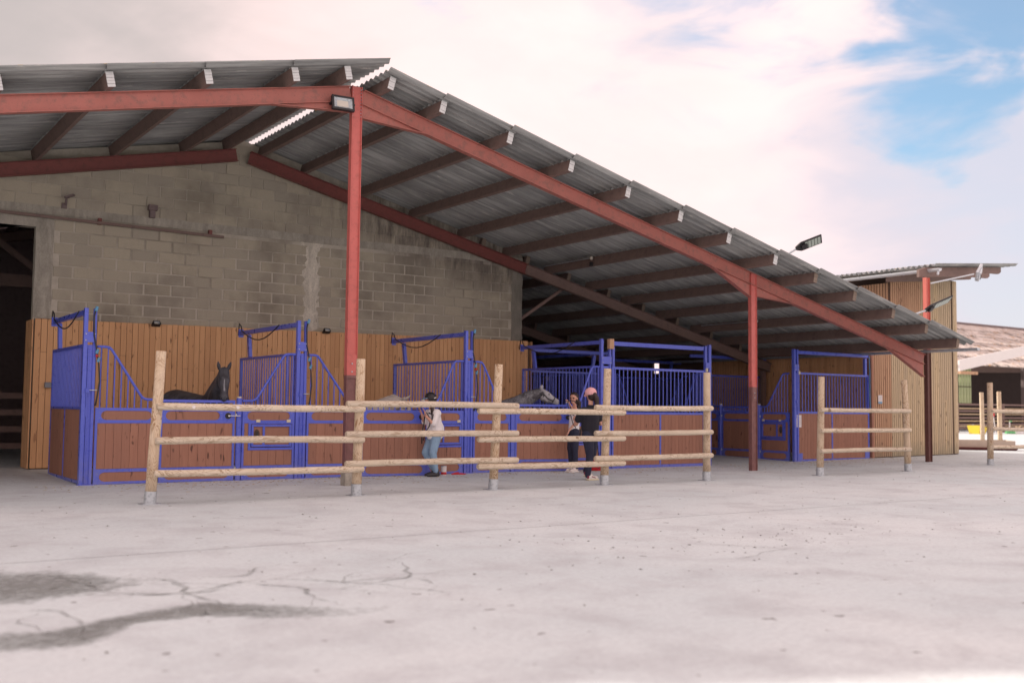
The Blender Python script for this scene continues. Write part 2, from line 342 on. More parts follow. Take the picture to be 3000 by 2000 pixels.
def make(name, mb, mat, parent=None, origin=None, smooth=False, bevel=0, center=True, fix=True):
    vs = [Vector(v) for v in mb.v]
    if origin is None:
        if center and vs:
            lo = [min(v[i] for v in vs) for i in range(3)]; hi = [max(v[i] for v in vs) for i in range(3)]
            origin = Vector([(lo[0]+hi[0])/2, (lo[1]+hi[1])/2, lo[2] if parent is None else (lo[2]+hi[2])/2])
        else: origin = Vector((0, 0, 0))
    origin = Vector(origin)
    me = bpy.data.meshes.new(name); me.from_pydata([v-origin for v in vs], [], mb.f); me.materials.append(mat)
    if fix or bevel:
        bm = bmesh.new(); bm.from_mesh(me); bmesh.ops.recalc_face_normals(bm, faces=bm.faces)
        if bevel: bmesh.ops.bevel(bm, geom=list(bm.edges), offset=bevel, segments=1, affect='EDGES', profile=.5)
        bm.to_mesh(me); bm.free()
    if smooth:
        for p in me.polygons: p.use_smooth = True
    me.update()
    o = link(bpy.data.objects.new(name, me)); o.parent = parent
    o.location = origin-(wloc(parent) if parent else Vector((0, 0, 0))); return o
def inst(src, name, loc, parent=None, scale=None, rot=None, mat=None):
    o = link(bpy.data.objects.new(name, src if isinstance(src, bpy.types.Mesh) else src.data)); o.parent = parent
    o.location = Vector(loc)-(wloc(parent) if parent else Vector((0, 0, 0)))
    if scale: o.scale = scale
    if rot: o.rotation_euler = rot
    return o
def empty(name, loc, label, cat, group=None, parent=None):
    o = link(bpy.data.objects.new(name, None)); o.location = loc; o.parent = parent; o.empty_display_size = .2
    return tag(o, label, cat, group)
def capsule(mb, p, q, r1, r2, n=14):
    p = Vector(p); q = Vector(q); d = q-p; L = d.length
    if L < 1e-5: return mb.ball(p, max(r1, r2), n)
    d /= L; path = []; rs = []
    for t in (90, 60, 30, 0): path.append(p-d*r1*math.sin(R(t))); rs.append(max(r1*math.cos(R(t)), .0004))
    for t in (0, 30, 60, 90): path.append(q+d*r2*math.sin(R(t))); rs.append(max(r2*math.cos(R(t)), .0004))
    return mb.tube(path, rs, n)
def blob(name, caps, mat, parent=None, voxel=.012, smooth=3, mats=None, extra=None):
    """one continuous skin grown over overlapping tapered capsules"""
    mb = MB()
    for c in caps:
        if len(c) == 3: mb.ball(c[0], c[1], 14, c[2])
        else: capsule(mb, *c)
    if extra: extra(mb)
    o = make(name, mb, mat, parent)
    m = o.modifiers.new('r', 'REMESH'); m.mode = 'VOXEL'; m.voxel_size = voxel
    sm = o.modifiers.new('s', 'SMOOTH'); sm.factor = .5; sm.iterations = smooth
    dg = bpy.context.evaluated_depsgraph_get(); me = bpy.data.meshes.new_from_object(o.evaluated_get(dg)); o.modifiers.clear(); o.data = me
    me.materials.clear(); me.materials.append(mat)
    for p in me.polygons: p.use_smooth = True
    return o

# ------------------------------------------------------------------ ground
def gz(x, y):
    return min(.07, .02*max(0, y-17)) + .010*min(10, max(0, x-17))*min(1, max(0, (y-12)/2))
def ground():
    xs = [-600, -200, -60, -20]+[x*1.0 for x in range(-12, 36)]+[45, 60, 100, 300, 900]
    ys = [-600, -200, -60, -20, -5, 0, 4, 8, 12, 13, 14, 15, 16, 17, 18, 19, 20, 20.5, 21, 24, 32, 45, 60, 100, 300, 900]
    vs = [(x, y, gz(x, y)) for y in ys for x in xs]; n = len(xs)
    fs = [(j*n+i, j*n+i+1, (j+1)*n+i+1, (j+1)*n+i) for j in range(len(ys)-1) for i in range(n-1)]
    o = make('yard_ground', MB().add(vs, fs), M['concrete'], center=False, origin=(0, 0, 0), fix=False, smooth=True); tag(o, 'pale concrete yard in front of the stables', None, None, 'structure')
    mb = MB()
    def strip(pts, w, z=.004):
        for a, b in zip(pts, pts[1:]):
            a = Vector((*a, 0)); b = Vector((*b, 0)); d = (b-a).normalized(); c = Vector((-d.y, d.x, 0))*w/2
            vs_ = [a-c, b-c, b+c, a+c]; mb.add([(v.x, v.y, gz(v.x, v.y)+z) for v in vs_], [(0, 1, 2, 3)])
    for y, w in ((9.0, .012), (14.05, .008)):
        strip([(x*.8, y+random.uniform(-.012, .012)) for x in range(-6, 32)], w)
    for x in (10.6, 21.2): strip([(x+random.uniform(-.01, .01), y) for y in (9, 11, 13, 14, 15, 16, 17)], .006)
    j = make('expansion_joint', mb, simple('joint_filler', (.44, .46, .47), .9), center=False, origin=(0, 0, 0)); tag(j, kind='structure')
    # damp stains and cracks in the near left of the yard
    def blot(paths, name, z):
        """stains with feathered edges: every strip carries a coverage value that falls off sideways"""
        vs = []; fs = []; al = []
        for pts, wds in paths:
            P = [Vector((*p, 0)) for p in pts]; Q = []; Wd = []
            for i in range(len(P)-1):
                m = max(2, int((P[i+1]-P[i]).length/.06))
                for t in range(m): Q.append(P[i].lerp(P[i+1], t/m)); Wd.append(wds[i]*(1-t/m)+wds[i+1]*t/m)
            Q.append(P[-1]); Wd.append(wds[-1]); b0 = len(vs); jl = jr = 1
            for i, q in enumerate(Q):
                d = (Q[min(i+1, len(Q)-1)]-Q[max(i-1, 0)]).normalized(); c = Vector((-d.y, d.x, 0)); w = Wd[i]
                jl = .8*jl+.2*random.uniform(.5, 1.5); jr = .8*jr+.2*random.uniform(.5, 1.5)
                for k, a in ((-.62*jl, 0), (-.36*jl, .8), (0, 1), (.36*jr, .8), (.62*jr, 0)):
                    v = q+c*w*k; vs.append((v.x, v.y, z)); al.append((.62 if name == 'ground_crack' else 1)*a*min(1, 3*i/len(Q)+.1, 3*(len(Q)-1-i)/len(Q)+.02))
            for i in range(len(Q)-1):
                for k in range(4): a = b0+i*5+k; fs.append((a, a+1, a+6, a+5))
            z += .00005
        o = make(name, MB().add(vs, fs), M['damp'], center=False, origin=(0, 0, 0), fix=False)
        at_ = o.data.color_attributes.new('cover', 'FLOAT_COLOR', 'POINT')
        for i, a in enumerate(al): at_.data[i].color = (a, a, a, 1)
        tag(o, kind='structure')
    blot([([(.45, 6.45), (.98, 6.05), (1.25, 6.0), (1.65, 6.3), (2.15, 6.4), (2.5, 6.05), (2.85, 5.85), (3.2, 5.85)], [.5, .45, .42, .30, .46, .38, .22, .05]),
          ([(.5, 7.9), (1.1, 7.85), (1.5, 7.75), (1.9, 7.6), (2.2, 7.55)], [1.5, 1.3, 1.1, .55, .15])], 'damp_stain', .004)
    cr = []
    def crack(x, y, a, n, w):
        w *= .62; p = Vector((x, y)); pts = [p]; ws = [w]
        for i in range(n): a += random.uniform(-.7, .7); p = p+Vector((math.cos(a), math.sin(a)))*random.uniform(.08, .2); pts.append(p); ws.append(w*(1-.8*i/n)*random.uniform(.5, 1.5))
        cr.append(([tuple(q) for q in pts], ws))
        for i in range(1, n):
            if random.random() < .13 and n > 6: crack(pts[i].x, pts[i].y, a+random.choice((-1, 1))*random.uniform(.5, 1.3), n//2, ws[i]*.7)
    for x, y, a, n, w in ((1.3, 8.3, .15, 12, .07), (1.5, 7.6, -.1, 12, .08), (2.1, 7.75, -.4, 14, .08), (2.6, 7.3, -.2, 12, .08), (2.9, 7.2, -.7, 12, .08), (3.1, 6.6, .0, 14, .08), (1.0, 6.9, .1, 12, .06), (1.9, 7.0, .2, 10, .07), (2.4, 7.6, .3, 10, .07), (3.6, 6.2, .1, 12, .06), (6.4, 6.3, -.3, 10, .05), (7.0, 7.1, -.5, 8, .04)): crack(x, y, a, n, w)
    blot(cr, 'ground_crack', .0055)
    mb = MB()
    for i in range(1500):
        x = random.uniform(1, 26); y = random.uniform(5, 17)
        if i % 5 == 0: x = random.gauss(8.0, 1.6); y = random.gauss(7.2, .6)
        if x < .6*y*.3: continue
        s = random.choice((.004, .005, .007, .016))*random.uniform(.6, 1.3); a = random.uniform(0, 3.14); c, d = math.cos(a)*s, math.sin(a)*s; z = gz(x, y)+.002
        mb.add([(x-c, y-d, z), (x+d*.5, y-c*.5, z+.002), (x+c, y+d, z), (x-d*.5, y+c*.5, z+s*.35)], [(0, 1, 3), (1, 2, 3), (0, 3, 2)])
    tag(make('straw_debris', mb, M['debris'], center=False, origin=(0, 0, 0)), 'scattered dark bits of straw and grit on the yard', 'debris', None, 'stuff')
ground()

mb = MB()
for i in range(900):
    x = random.uniform(3, 24); y = 17.0-abs(random.gauss(0, .7))-.05
    if i % 3 == 0: x = random.choice((5.5, 9.3, 12.6, 7.3, 20))+random.gauss(0, .5)
    a = random.uniform(0, 3.14); L = random.uniform(.01, .04); z = gz(x, y)+.004; c, d = math.cos(a)*L, math.sin(a)*L
    mb.add([(x-c, y-d, z), (x+c, y+d, z+.003), (x+c+d*.12, y+d-c*.12, z), (x, y, z+.006)], [(0, 1, 3), (1, 2, 3), (0, 3, 2)])
tag(make('loose_straw', mb, simple('straw', (.42, .33, .18), .8, 0, .4, 5), center=False, origin=(0, 0, 0)), 'thin scatter of straw on the concrete along the stall fronts', 'straw', None, 'stuff')

# ------------------------------------------------------------------ portal shed (frames, purlins, sheets)
RX, RZ, SR, SL = 7.28, 6.43, .2454, .21
def rz(x): return RZ-SR*(x-RX) if x >= RX else RZ-SL*(RX-x)
def yv(x): return 14.55-.045*(x-7.6) if x > 7.3 else 14.57+.04*(7.3-x)
shed = empty('open_stable_shed', (7.3, 15.15, 0), 'large open shed with red steel frame and corrugated roof over the blue stalls', 'shed')
YF, YW = 15.15, 20.4
def rafter(y, x0, x1, mat, name='rafter', w=.12, h=.25):
    p = Vector((x0, y, rz(x0)-h/2)); q = Vector((x1, y, rz(x1)-h/2)); return make(name, MB().ibeam(p, q, w, h), mat, shed)
# front frame
rafter(YF, 7.42, 22.62, M['redbeam']); rafter(YF, -9, 7.22, M['redbeam'])
def haunch(y, x0, x1, d0, mat, w=.11):
    z0 = rz(x0)-.252; z1 = rz(x1)-.252
    mb = MB().extr([(x0, z0), (x1, z1), (x0, z0-d0)], 'y', y-.006, y+.006)
    mb.beam((x0, y, z0-d0), (x1, y, z1), w, .012); return make('haunch', mb, mat, shed)
haunch(YF, 7.42, 8.6, .22, M['redbeam']); haunch(YF, 7.22, 5.9, .17, M['redbeam'])
haunch(YF, 16.52, 15.4, .27, M['redbeam']); haunch(YF, 16.7, 17.85, .20, M['redbeam']); haunch(YF, 22.60, 21.2, .30, M['redbeam'])
def column(x, y, top, a, b, mat, z0=0.0):
    mb = MB(); t = .011
    mb.box(x-a/2, x-a/2+t, y-b/2, y+b/2, z0, top); mb.box(x+a/2-t, x+a/2, y-b/2, y+b/2, z0, top); mb.box(x-a/2+t, x+a/2-t, y-.02-t/2, y-.02+t/2, z0, top-.002)
    return make('column', mb, mat, shed)
c1 = column(7.32, YF, 6.43, .18, .10, M['red'], .2)
mb = MB().extr([(7.235, 1.70), (7.405, 1.70), (7.405, 2.08), (7.235, 2.08)], 'y', YF-.045, YF-.034); pl = make('splice_plate', mb, M['red'], c1)
for z in (1.80, 1.93): make('bolt', MB().ball((7.32, YF-.05, z), .014, 8), M['galv'], c1)
for s in (-1, 1):
    mb = MB()
    for i in range(9): mb.ball((7.32+s*.075, YF-.032, 6.38-i*.055), .011, 6)
    make('bolt_row', mb, M['galv'], c1)
make('plinth', MB().box(7.22, 7.43, YF-.08, YF+.09, -.02, .2), M['render'], shed, bevel=.01)
c2 = column(16.61, YF, 4.14, .17, .09, M['red'], gz(16.6, YF)-.01)
make('splice_plate', MB().box(16.55, 16.67, YF-.045, YF-.034, 1.45, 1.78), M['red'], c2)
for z in (1.52, 1.62): make('bolt', MB().ball((16.61, YF-.05, z), .012, 8), M['galv'], c2)
c3 = column(22.78, YF, 4.55, .15, .10, mat_steel('tall_post_paint', (.52, .11, .09), (.62, .16, .12), amt=.25, zsplit=2.75, low=(.105, .045, .036)), gz(22.8, YF)-.01)
# frames further in
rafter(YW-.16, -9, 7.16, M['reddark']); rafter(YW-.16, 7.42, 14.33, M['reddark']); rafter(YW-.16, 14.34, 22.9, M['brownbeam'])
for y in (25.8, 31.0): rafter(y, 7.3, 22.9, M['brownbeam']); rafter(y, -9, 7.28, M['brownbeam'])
make('brace', MB().beam((14.35, 20.6, 3.35), (15.9, 20.6, 4.35), .07, .07), M['brownbeam'], shed)
for y in (25.8, 31.0):
    for x in (16.6, 22.8): make('column', MB().box(x-.08, x+.08, y-.05, y+.05, 0, rz(x)-.25), M['brownbeam'], shed)
make('column', MB().box(22.65, 22.8, 20.3, 20.4, 0, rz(22.7)-.25), M['brownbeam'], shed)
# purlins
PXR = [7.68, 8.62, 9.93, 11.22, 12.5, 13.77, 15.02, 16.3, 17.47, 18.68, 19.94, 21.08, 22.22]
PXL = [6.98, 6.12, 4.80, 3.45, 2.05, .7, -.65, -2, -3.4, -4.8, -6.2, -7.6, -8.8]
def purlin(x, y0, y1, cap=None, s=None, w=.075, h=.215):
    sl = -SR if x > 7.3 else SL; nrm = Vector((-sl, 0, 1)).normalized(); c = Vector((x, 0, rz(x)))+nrm*(h/2+.002)
    o = make('purlin', MB().beam((c.x, y0, c.z), (c.x, y1, c.z), w, h, nrm), M['purlin'], shed)
    if cap:
        mb = MB(); n = 5
        for i in range(n):      # folded metal cap, each course a little proud of the last
            z = -h/2+h*(i+.5)/n; p = c+nrm*z; yy = y0-.012-.006*(i % 2)
            mb.beam((p.x, yy, p.z), (p.x, y0-.002, p.z), w+.03, h/n-.004, nrm)
        make('end_cap', mb, M['cap'] if cap == 1 else M['capend'], o)
    return o
for i, x in enumerate(PXR):
    purlin(x, yv(x)+.12, YW+.02, 1 if i < 8 else 2)
    if i > 3:
        xb = x+.62
        if xb < 22.4: purlin(xb, YW-.12, 25.8, 2)
    else: purlin(x, YW+.03, 25.8)
    purlin(x, 25.85, 32)
for i, x in enumerate(PXL): purlin(x, yv(x)+.12, YW+.02, 1); purlin(x, YW+.05, 32)
# roof sheets: corrugated, lapping at each purlin
def sheet_mesh(name, L, tilt):
    per, amp, th, n = .177, .034, .008, 5; pts = []
    for i in range(n*6+1): y = i*per/6; pts.append((y, amp*math.cos(2*math.pi*i/6)))
    vs = []; m = len(pts)
    for x, dz in ((0, 0), (L, 0)):
        for y, z in pts: vs.append((x, y, z+dz))
        for y, z in pts: vs.append((x, y, z+dz-th))
    fs = []
    for i in range(m-1):
        fs += [(i, i+1, 2*m+i+1, 2*m+i), (m+i, 2*m+m+i, 3*m+i+1, m+i+1), (i, m+i, m+i+1, i+1), (2*m+i, 2*m+i+1, 3*m+i+1, 3*m+i)]
    fs += [(0, 2*m, 3*m, m), (m-1, 2*m-1, 4*m-1, 3*m-1)]
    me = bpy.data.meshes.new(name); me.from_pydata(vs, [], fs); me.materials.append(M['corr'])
    bm = bmesh.new(); bm.from_mesh(me); bmesh.ops.recalc_face_normals(bm, faces=bm.faces); bm.to_mesh(me); bm.free()
    for p in me.polygons: p.use_smooth = True
    return me
def edges(me):
    return me
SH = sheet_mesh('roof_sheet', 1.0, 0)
def sheets(x0, x1, sl, ylim):
    L = math.hypot(x1-x0, (x1-x0)*sl); ang = math.atan(sl); y = yv((x0+x1)/2)-.02; k = 0
    z0 = rz(x0)+.25; 
    while y < ylim:
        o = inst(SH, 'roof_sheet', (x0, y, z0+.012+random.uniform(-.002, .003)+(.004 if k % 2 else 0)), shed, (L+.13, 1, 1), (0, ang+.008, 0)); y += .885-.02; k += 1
def sheetsL(x0, x1, ylim):       # x0 < x1, the upper end is x1
    L = math.hypot(x1-x0, (x1-x0)*SL); y = yv((x0+x1)/2)-.02; k = 0
    while y < ylim:
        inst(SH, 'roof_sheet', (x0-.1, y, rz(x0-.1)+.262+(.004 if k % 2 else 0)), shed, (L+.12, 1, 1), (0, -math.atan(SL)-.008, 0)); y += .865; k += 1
xr = [7.60]+PXR[1:-1]+[22.62]
for a, b in zip(xr, xr[1:]): sheets(a, b, SR, 32)
xl = [7.62]+PXL[1:7]
for b, a in zip(xl, xl[1:]): sheetsL(a, b, 26 if a > 1 else 22)
# plain far parts of the roof, out of sight from the yard
mb = MB()
mb.add([(-.6, 14.9, rz(-.6)+.27), (-9.3, 15.2, rz(-9.3)+.27), (-9.3, 32, rz(-9.3)+.27), (-.6, 32, rz(-.6)+.27)], [(0, 1, 2, 3)])
mb.add([(7.6, 26, rz(7.28)+.33), (-.6, 26, rz(-.6)+.275), (-.6, 32, rz(-.6)+.275), (7.6, 32, rz(7.28)+.33)], [(0, 1, 2, 3)])
mb.add([(-.6, 22, rz(-.6)+.272), (2.2, 22, rz(2.2)+.272), (2.2, 26, rz(2.2)+.272), (-.6, 26, rz(-.6)+.272)], [(0, 1, 2, 3)])
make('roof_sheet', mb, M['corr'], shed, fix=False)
make('back_wall', MB().box(-9.2, 29.0, 32.0, 32.15, 0, 2.72).box(-9.2, 22.6, 32.0, 32.15, 2.72, 3.0).box(-9, 22.3, 32.02, 32.13, 3.0, rz(22.3)+.2)
     .extr([(-9, 2.9), (22.5, 2.7), (22.5, rz(22.5)+.3), (7.28, 6.78), (-9, rz(-9)+.3)], 'y', 32.01, 32.14).box(-9.2, -9.05, 15.5, 32, 0, 3.0), M['darkwood'], shed)
# eave gutter on the right slope
g_ = [(-.07+.07*math.cos(R(a))*1, .0+.07*math.sin(R(a))) for a in range(180, 361, 20)]
mb = MB(); ex, ez = 22.72, rz(22.72)+.13
prof = [(ex+.07*math.cos(R(a)), ez+.07*math.sin(R(a))) for a in range(180, 361, 20)]; prof2 = [(ex+.062*math.cos(R(a)), ez+.062*math.sin(R(a))) for a in range(360, 179, -20)]
mb.extr(prof+prof2, 'y', 13.78, 24); mb.extr(prof, 'y', 13.775, 13.785)
gt = make('gutter', mb, M['galv'], shed, fix=True)
for y in (14.1, 14.6, 15.3, 16.1, 17): make('gutter_clip', MB().extr([(ex+.076*math.cos(R(a)), ez+.076*math.sin(R(a))) for a in range(180, 361, 20)]+[(ex+.071*math.cos(R(a)), ez+.071*math.sin(R(a))) for a in range(360, 179, -20)], 'y', y, y+.03), M['galv'], gt)
# wire and small lamps along the purlins
for (xa, ya, yb, zo) in ((14.98, 18.5, 20.3, .06), (19.9, 18.0, 19.9, .06)):
    z = rz(xa)+zo+.1; o = empty('work_lamp', (xa-.06, ya, z), 'small clear bulb lamp on a conduit under the roof, '+('left, over the block wall end' if xa < 16 else 'right, behind the middle red column'), 'lamp')
    make('conduit', MB().tube([(xa-.06, ya, z), (xa-.06, yb, z)], .012, 6), M['galv'], o)
    make('bulb', MB().ball((xa-.06, ya-.03, z), .045, 10), M['glass'], o, smooth=True); make('holder', MB().box(xa-.09, xa-.03, ya-.05, ya+.01, z-.19, z-.1), M['black'], o)

# ------------------------------------------------------------------ block gable wall
WX0, WX1, WY = 3.52, 14.35, YW
wall = empty('concrete_block_wall', (9, WY+.1, 0), 'grey brown concrete block gable wall above the timber cladding', 'wall')
mb = MB(); top = lambda x: rz(x)+.23
pts = [(WX0, 0), (WX1, 0), (WX1, top(WX1)), (RX+.1, top(RX+.1)), (WX0, top(WX0))]
mb.extr(pts, 'y', WY+.012, WY+.2)
pts = [(-9, 4.46), (WX0, 4.46), (WX0, top(WX0)), (-9, top(-9))]; mb.extr(pts, 'y', WY+.012, WY+.2)
mb.box(-9, -1.4, WY+.012, WY+.2, 0, 4.46)
make('mortar_bed', mb, M['mortar'], wall)
bl = MB().box(-.248, .248, 0, .012, .002, .198); bmesh_blk = make('block_proto', bl, M['block'], None, origin=(0, 0, 0), bevel=.004).data
bpy.data.objects.remove(bpy.data.objects['block_proto'])
cands = []; row = 0; z = 2.72; H_ = .2125
while z < 6.5:
    x = -1.5+(row % 2)*.258
    while x < WX1:
        a, b = x, x+.505; z1 = z+.2
        if z < 4.45: a = max(a, WX0+.30)
        b = min(b, WX1-.30 if z < 4.4 else WX1)
        tp = min(top(a), top(b)) if not (a < RX < b) else top(RX)
        if b-a > .12 and z+.2 < tp-.02 and not (z+.2 > 4.70 and z < 4.84): cands.append((a, b, z))
        x += .516
    row += 1; z += H_
cands = [c for c in cands if c[1] > 1.4]
far = []
cands.sort(key=lambda c: abs(c[0]-7))
for i, (a, b, z) in enumerate(cands):
    if i < 300: inst(bmesh_blk, 'block', ((a+b)/2, WY-random.uniform(-.003, .004), z), wall, ((b-a-(.022 if z < 4.5 else .002))/.5, 1, .97 if z < 4.5 else 1.02), (0, random.uniform(-.003, .003), 0))
    else: far.append((a, b, z))
if far:
    mb = MB()
    for a, b, z in far: mb.box(a+.005, b-.005, WY, WY+.011, z+.002, z+.198)
    tag(make('block', mb, M['block'], wall), kind='stuff')
def rough_panel(x0, x1, z0, z1, y, nx, nz, mat, name, amp=.02, par=wall, jag=.05):
    mb = MB(); vs = []
    for j in range(nz+1):
        for i in range(nx+1):
            ex_ = random.uniform(-jag, jag) if i in (0, nx) else 0; ezz = random.uniform(-jag, jag)*.6 if j in (0, nz) else 0
            vs.append((x0+(x1-x0)*i/nx+ex_, y-(random.uniform(0, amp) if 0 < i < nx and 0 < j < nz else -.016), z0+(z1-z0)*j/nz+ezz))
    n = nx+1; mb.add(vs, [(j*n+i, j*n+i+1, (j+1)*n+i+1, (j+1)*n+i) for j in range(nz) for i in range(nx)]); return make(name, mb, mat, par, smooth=True, fix=False)
make('lintel_band', MB().box(1.4, WX1, WY-.003, WY+.01, 4.69, 4.86), M['render'], wall)
rough_panel(8.70, 9.10, 2.8, 4.66, WY-.008, 3, 22, mat_render(1.6), 'mortar_pillar', .012, jag=.075)
rough_panel(WX0+.0, WX0+.30, 2.8, 4.64, WY-.01, 2, 10, M['render'], 'concrete_jamb', .006, jag=.01)
rough_panel(WX1-.32, WX1, 2.8, 4.64, WY-.01, 3, 14, mat_render(.62), 'concrete_pier', .012, jag=.02)
make('lintel', MB().box(-1.4, WX0, WY+.0, WY+.19, 4.45, 4.62), M['render'], wall)
make('sliding_rail', MB().beam((0.2, WY-.10, 4.68), (6.96, WY-.10, 4.60), .04, .05), M['purlin'], wall)
for x in (.8, 2.6, 4.6, 6.7): make('rail_bracket', MB().box(x-.03, x+.03, WY-.09, WY+.02, 4.60, 4.72), M['reddark'], wall)
# two small old fixtures stuck on the wall
mb = MB().tube([(4.0, WY-.02, 4.9), (3.98, WY-.16, 5.0)], .02, 8).box(3.93, 4.02, WY-.03, WY, 4.84, 4.94).beam((3.96, WY-.12, 5.02), (4.1, WY-.2, 5.08), .1, .03); tag(make('wall_fixture', mb, M['darkwood'], None), 'small dark angled fitting high on the block wall, left one above the door rail', 'fitting')
mb = MB().box(5.48, 5.64, WY-.14, WY, 4.98, 5.08).box(5.51, 5.61, WY-.1, WY, 4.84, 4.98); tag(make('wall_fixture', mb, M['darkwood'], None), 'small dark boxy fitting on the block wall above the middle of the door rail', 'fitting')

# ------------------------------------------------------------------ timber cladding on the wall
clad = empty('timber_cladding', (9, 20.3, 0), 'orange brown vertical board cladding along the foot of the block wall', 'cladding')
make('dark_backing', MB().box(3.55, 14.5, 20.305, WY-.005, .04, 2.78), M['gapdark'], clad)
pitch = .107; nb = int((14.52-3.54)/pitch)
BT = lambda x: 2.775+(x-3.54)*.0075
pm = make('bp', MB().box(-.0505, .0505, 0, .022, 0, 1), M['clad'], None, origin=(0, 0, 0), bevel=.003).data; bpy.data.objects.remove(bpy.data.objects['bp'])
for i in range(nb):
    x = 3.54+.05+i*pitch; zt = BT(x)+random.uniform(-.003, .003); cut = []
    if random.random() < .3: cut = [random.uniform(.6, 2.3)]
    zs = [gz(x, 20.3)+.02]+cut+[zt]
    for a, b in zip(zs, zs[1:]): inst(pm, 'board', (x, 20.283+random.uniform(-.002, .002), a), clad, (random.uniform(.97, 1.02), 1, b-a-.004))
for i in range(6):      # return of the cladding round the door jamb
    inst(pm, 'board', (3.515, 20.33+i*.105, .08), clad, (1, 1, 2.68), (0, 0, R(90)))
for i in range(5): inst(pm, 'board', (14.575, 20.33+i*.105, .08), clad, (1, 1, 2.76), (0, 0, R(90)))

# interior of the hall behind: posts and gates half seen in the dark
hall = empty('cattle_gate', (1.8, 24, 0), 'dim timber gate with cross braces inside the dark doorway at far left', 'gate')
for z in (.35, .7, 1.05, 1.4): make('rail', MB().beam((-1, 24, z), (4.2, 24, z), .04, .12), M['brownbeam'], hall)
make('brace', MB().beam((.2, 23.95, .3), (3.6, 23.95, 1.45), .03, .1), M['brownbeam'], hall); make('brace', MB().beam((.2, 23.92, 1.45), (3.6, 23.92, .3), .03, .1), M['brownbeam'], hall)
for x in (-1, 1.6, 4.2): make('post', MB().box(x-.06, x+.06, 23.97, 24.09, .05, 1.6), M['brownbeam'], hall)
hb_ = empty('roof_truss', (1.8, 26, 3.6), 'dim horizontal timber beam with braces high inside the dark doorway', 'beam')
make('tie_beam', MB().beam((-3, 26, 4.0), (5, 26, 4.05), .1, .28), M['brownbeam'], hb_); make('brace', MB().beam((0, 26.1, 4.0), (2.4, 26.1, 5.3), .08, .14), M['brownbeam'], hb_); make('brace', MB().beam((3.2, 26.1, 5.3), (5, 26.1, 4.0), .08, .14), M['brownbeam'], hb_)

# ------------------------------------------------------------------ blue stalls
class Fr:
    """panel frame: u along the front, n outwards to the viewer, z up"""
    def __init__(s, o, ud, nd): s.o = Vector(o); s.u = Vector(ud).normalized(); s.n = Vector(nd).normalized()
    def __call__(s, v): return s.o+s.u*v[0]+s.n*v[1]+Vector((0, 0, v[2]))
def mk(name, mb, mat, par, fr, **k): return make(name, mb.xf(fr), mat, par, **k)
def bars(par, fr, us, z0, ztop, r=.0105, n=0.0):
    for u in us: mk('bar', MB().tube([(u, n, z0), (u, n, ztop(u))], r, 7, caps=False), M['blue'], par, fr, smooth=True, fix=False)
def planks(par, fr, u0, u1, z0, z1, n=7, th=.03, off=0.0):
    w = (u1-u0)/n
    for i in range(n): mk('plank', MB().box(u0+w*i+.0015, u0+w*(i+1)-.0015, off-th/2+random.uniform(-.001, .001), off+th/2, z0, z1), M['plank'], par, fr, bevel=.002)
def stadium(u0, u1, z0, z1):
    r = (z1-z0)/2; zc = (z0+z1)/2; P = []
    for a in range(-90, 91, 18): P.append((u1-r+r*math.cos(R(a)), zc+r*math.sin(R(a))))
    for a in range(90, 271, 18): P.append((u0+r+r*math.cos(R(a)), zc+r*math.sin(R(a))))
    return P
def inset(par, fr, u0, u1, z0, z1, latch=0):
    """blue end plates with a rounded cut-out and a brown board behind"""
    a, b = u0+.05, u1-.05-latch; P = stadium(a, b, z0+.004, z1-.004)
    mk('inset_board', MB().box(a-.01, b+.01, -.014, .012, z0-.002, z1+.002), M['plank'], par, fr)
    # plates: half outline on each side
    r = (z1-z0-.008)/2; zc = (z0+z1)/2
    Lp = [(u0, z0), (a+r, z0)]+[(a+r-r*math.sin(R(t)), zc-r*math.cos(R(t))) for t in range(0, 181, 20)]+[(a+r, z1), (u0, z1)]
    Rp = [(b-r, z0), (u1, z0), (u1, z1), (b-r, z1)]+[(b-r+r*math.sin(R(t)), zc+r*math.cos(R(t))) for t in range(0, 181, 20)]
    for pl in (Lp, Rp):
        q = [pl[0]]
        for p in pl[1:]:
            if (Vector(p)-Vector(q[-1])).length > .0005: q.append(p)
        if (Vector(q[0])-Vector(q[-1])).length < .0005: q.pop()
        mk('inset_plate', MB().extr(q, 'y', .0135, .0215), M['blue'], par, fr)
    for uu in (u0+.022, u1-.022-latch):
        for zz in (z0+.03, z1-.03): mk('rivet', MB().ball((uu, .022, zz), .006, 6), M['chrome'], par, fr, smooth=True)
ZR = dict(b0=.0, b1=.045, i0=.045, i1=.19, r4=.24, p1=.95, r3=1.0, i3=1.145, r2=1.19)
def frame(par, fr, u0, u1, top=1.19, d=.04):
    mb = MB()
    for a, b in ((.004, .045), (.19, .24), (.95, 1.0), (1.145, 1.19)): mb.box(u0+.036, u1-.036, -.02, .02, a, b)
    mb.box(u0, u0+.036, -.021, .021, .002, top); mb.box(u1-.036, u1, -.021, .021, .002, top)
    return mk('frame', mb, M['blue'], par, fr)
def swan_curve(u0, u1, hi, lo, rise_left=True, hw=.20, lw=.25):
    L = [(u0, hi), (u0+hw*.75, hi), (u0+hw, hi-.02), (u0+hw*1.25, hi-.09), (u1-lw*1.15, lo+.10), (u1-lw*.95, lo+.03), (u1-lw*.7, lo+.002), (u1, lo)]
    if not rise_left: L = [(u0+u1-a, z) for a, z in L][::-1]
    # smooth with chaikin
    for _ in range(2):
        Q = [L[0]]
        for a, b in zip(L, L[1:]): Q += [(a[0]*.75+b[0]*.25, a[1]*.75+b[1]*.25), (a[0]*.25+b[0]*.75, a[1]*.25+b[1]*.75)]
        L = Q+[L[-1]]
    return L
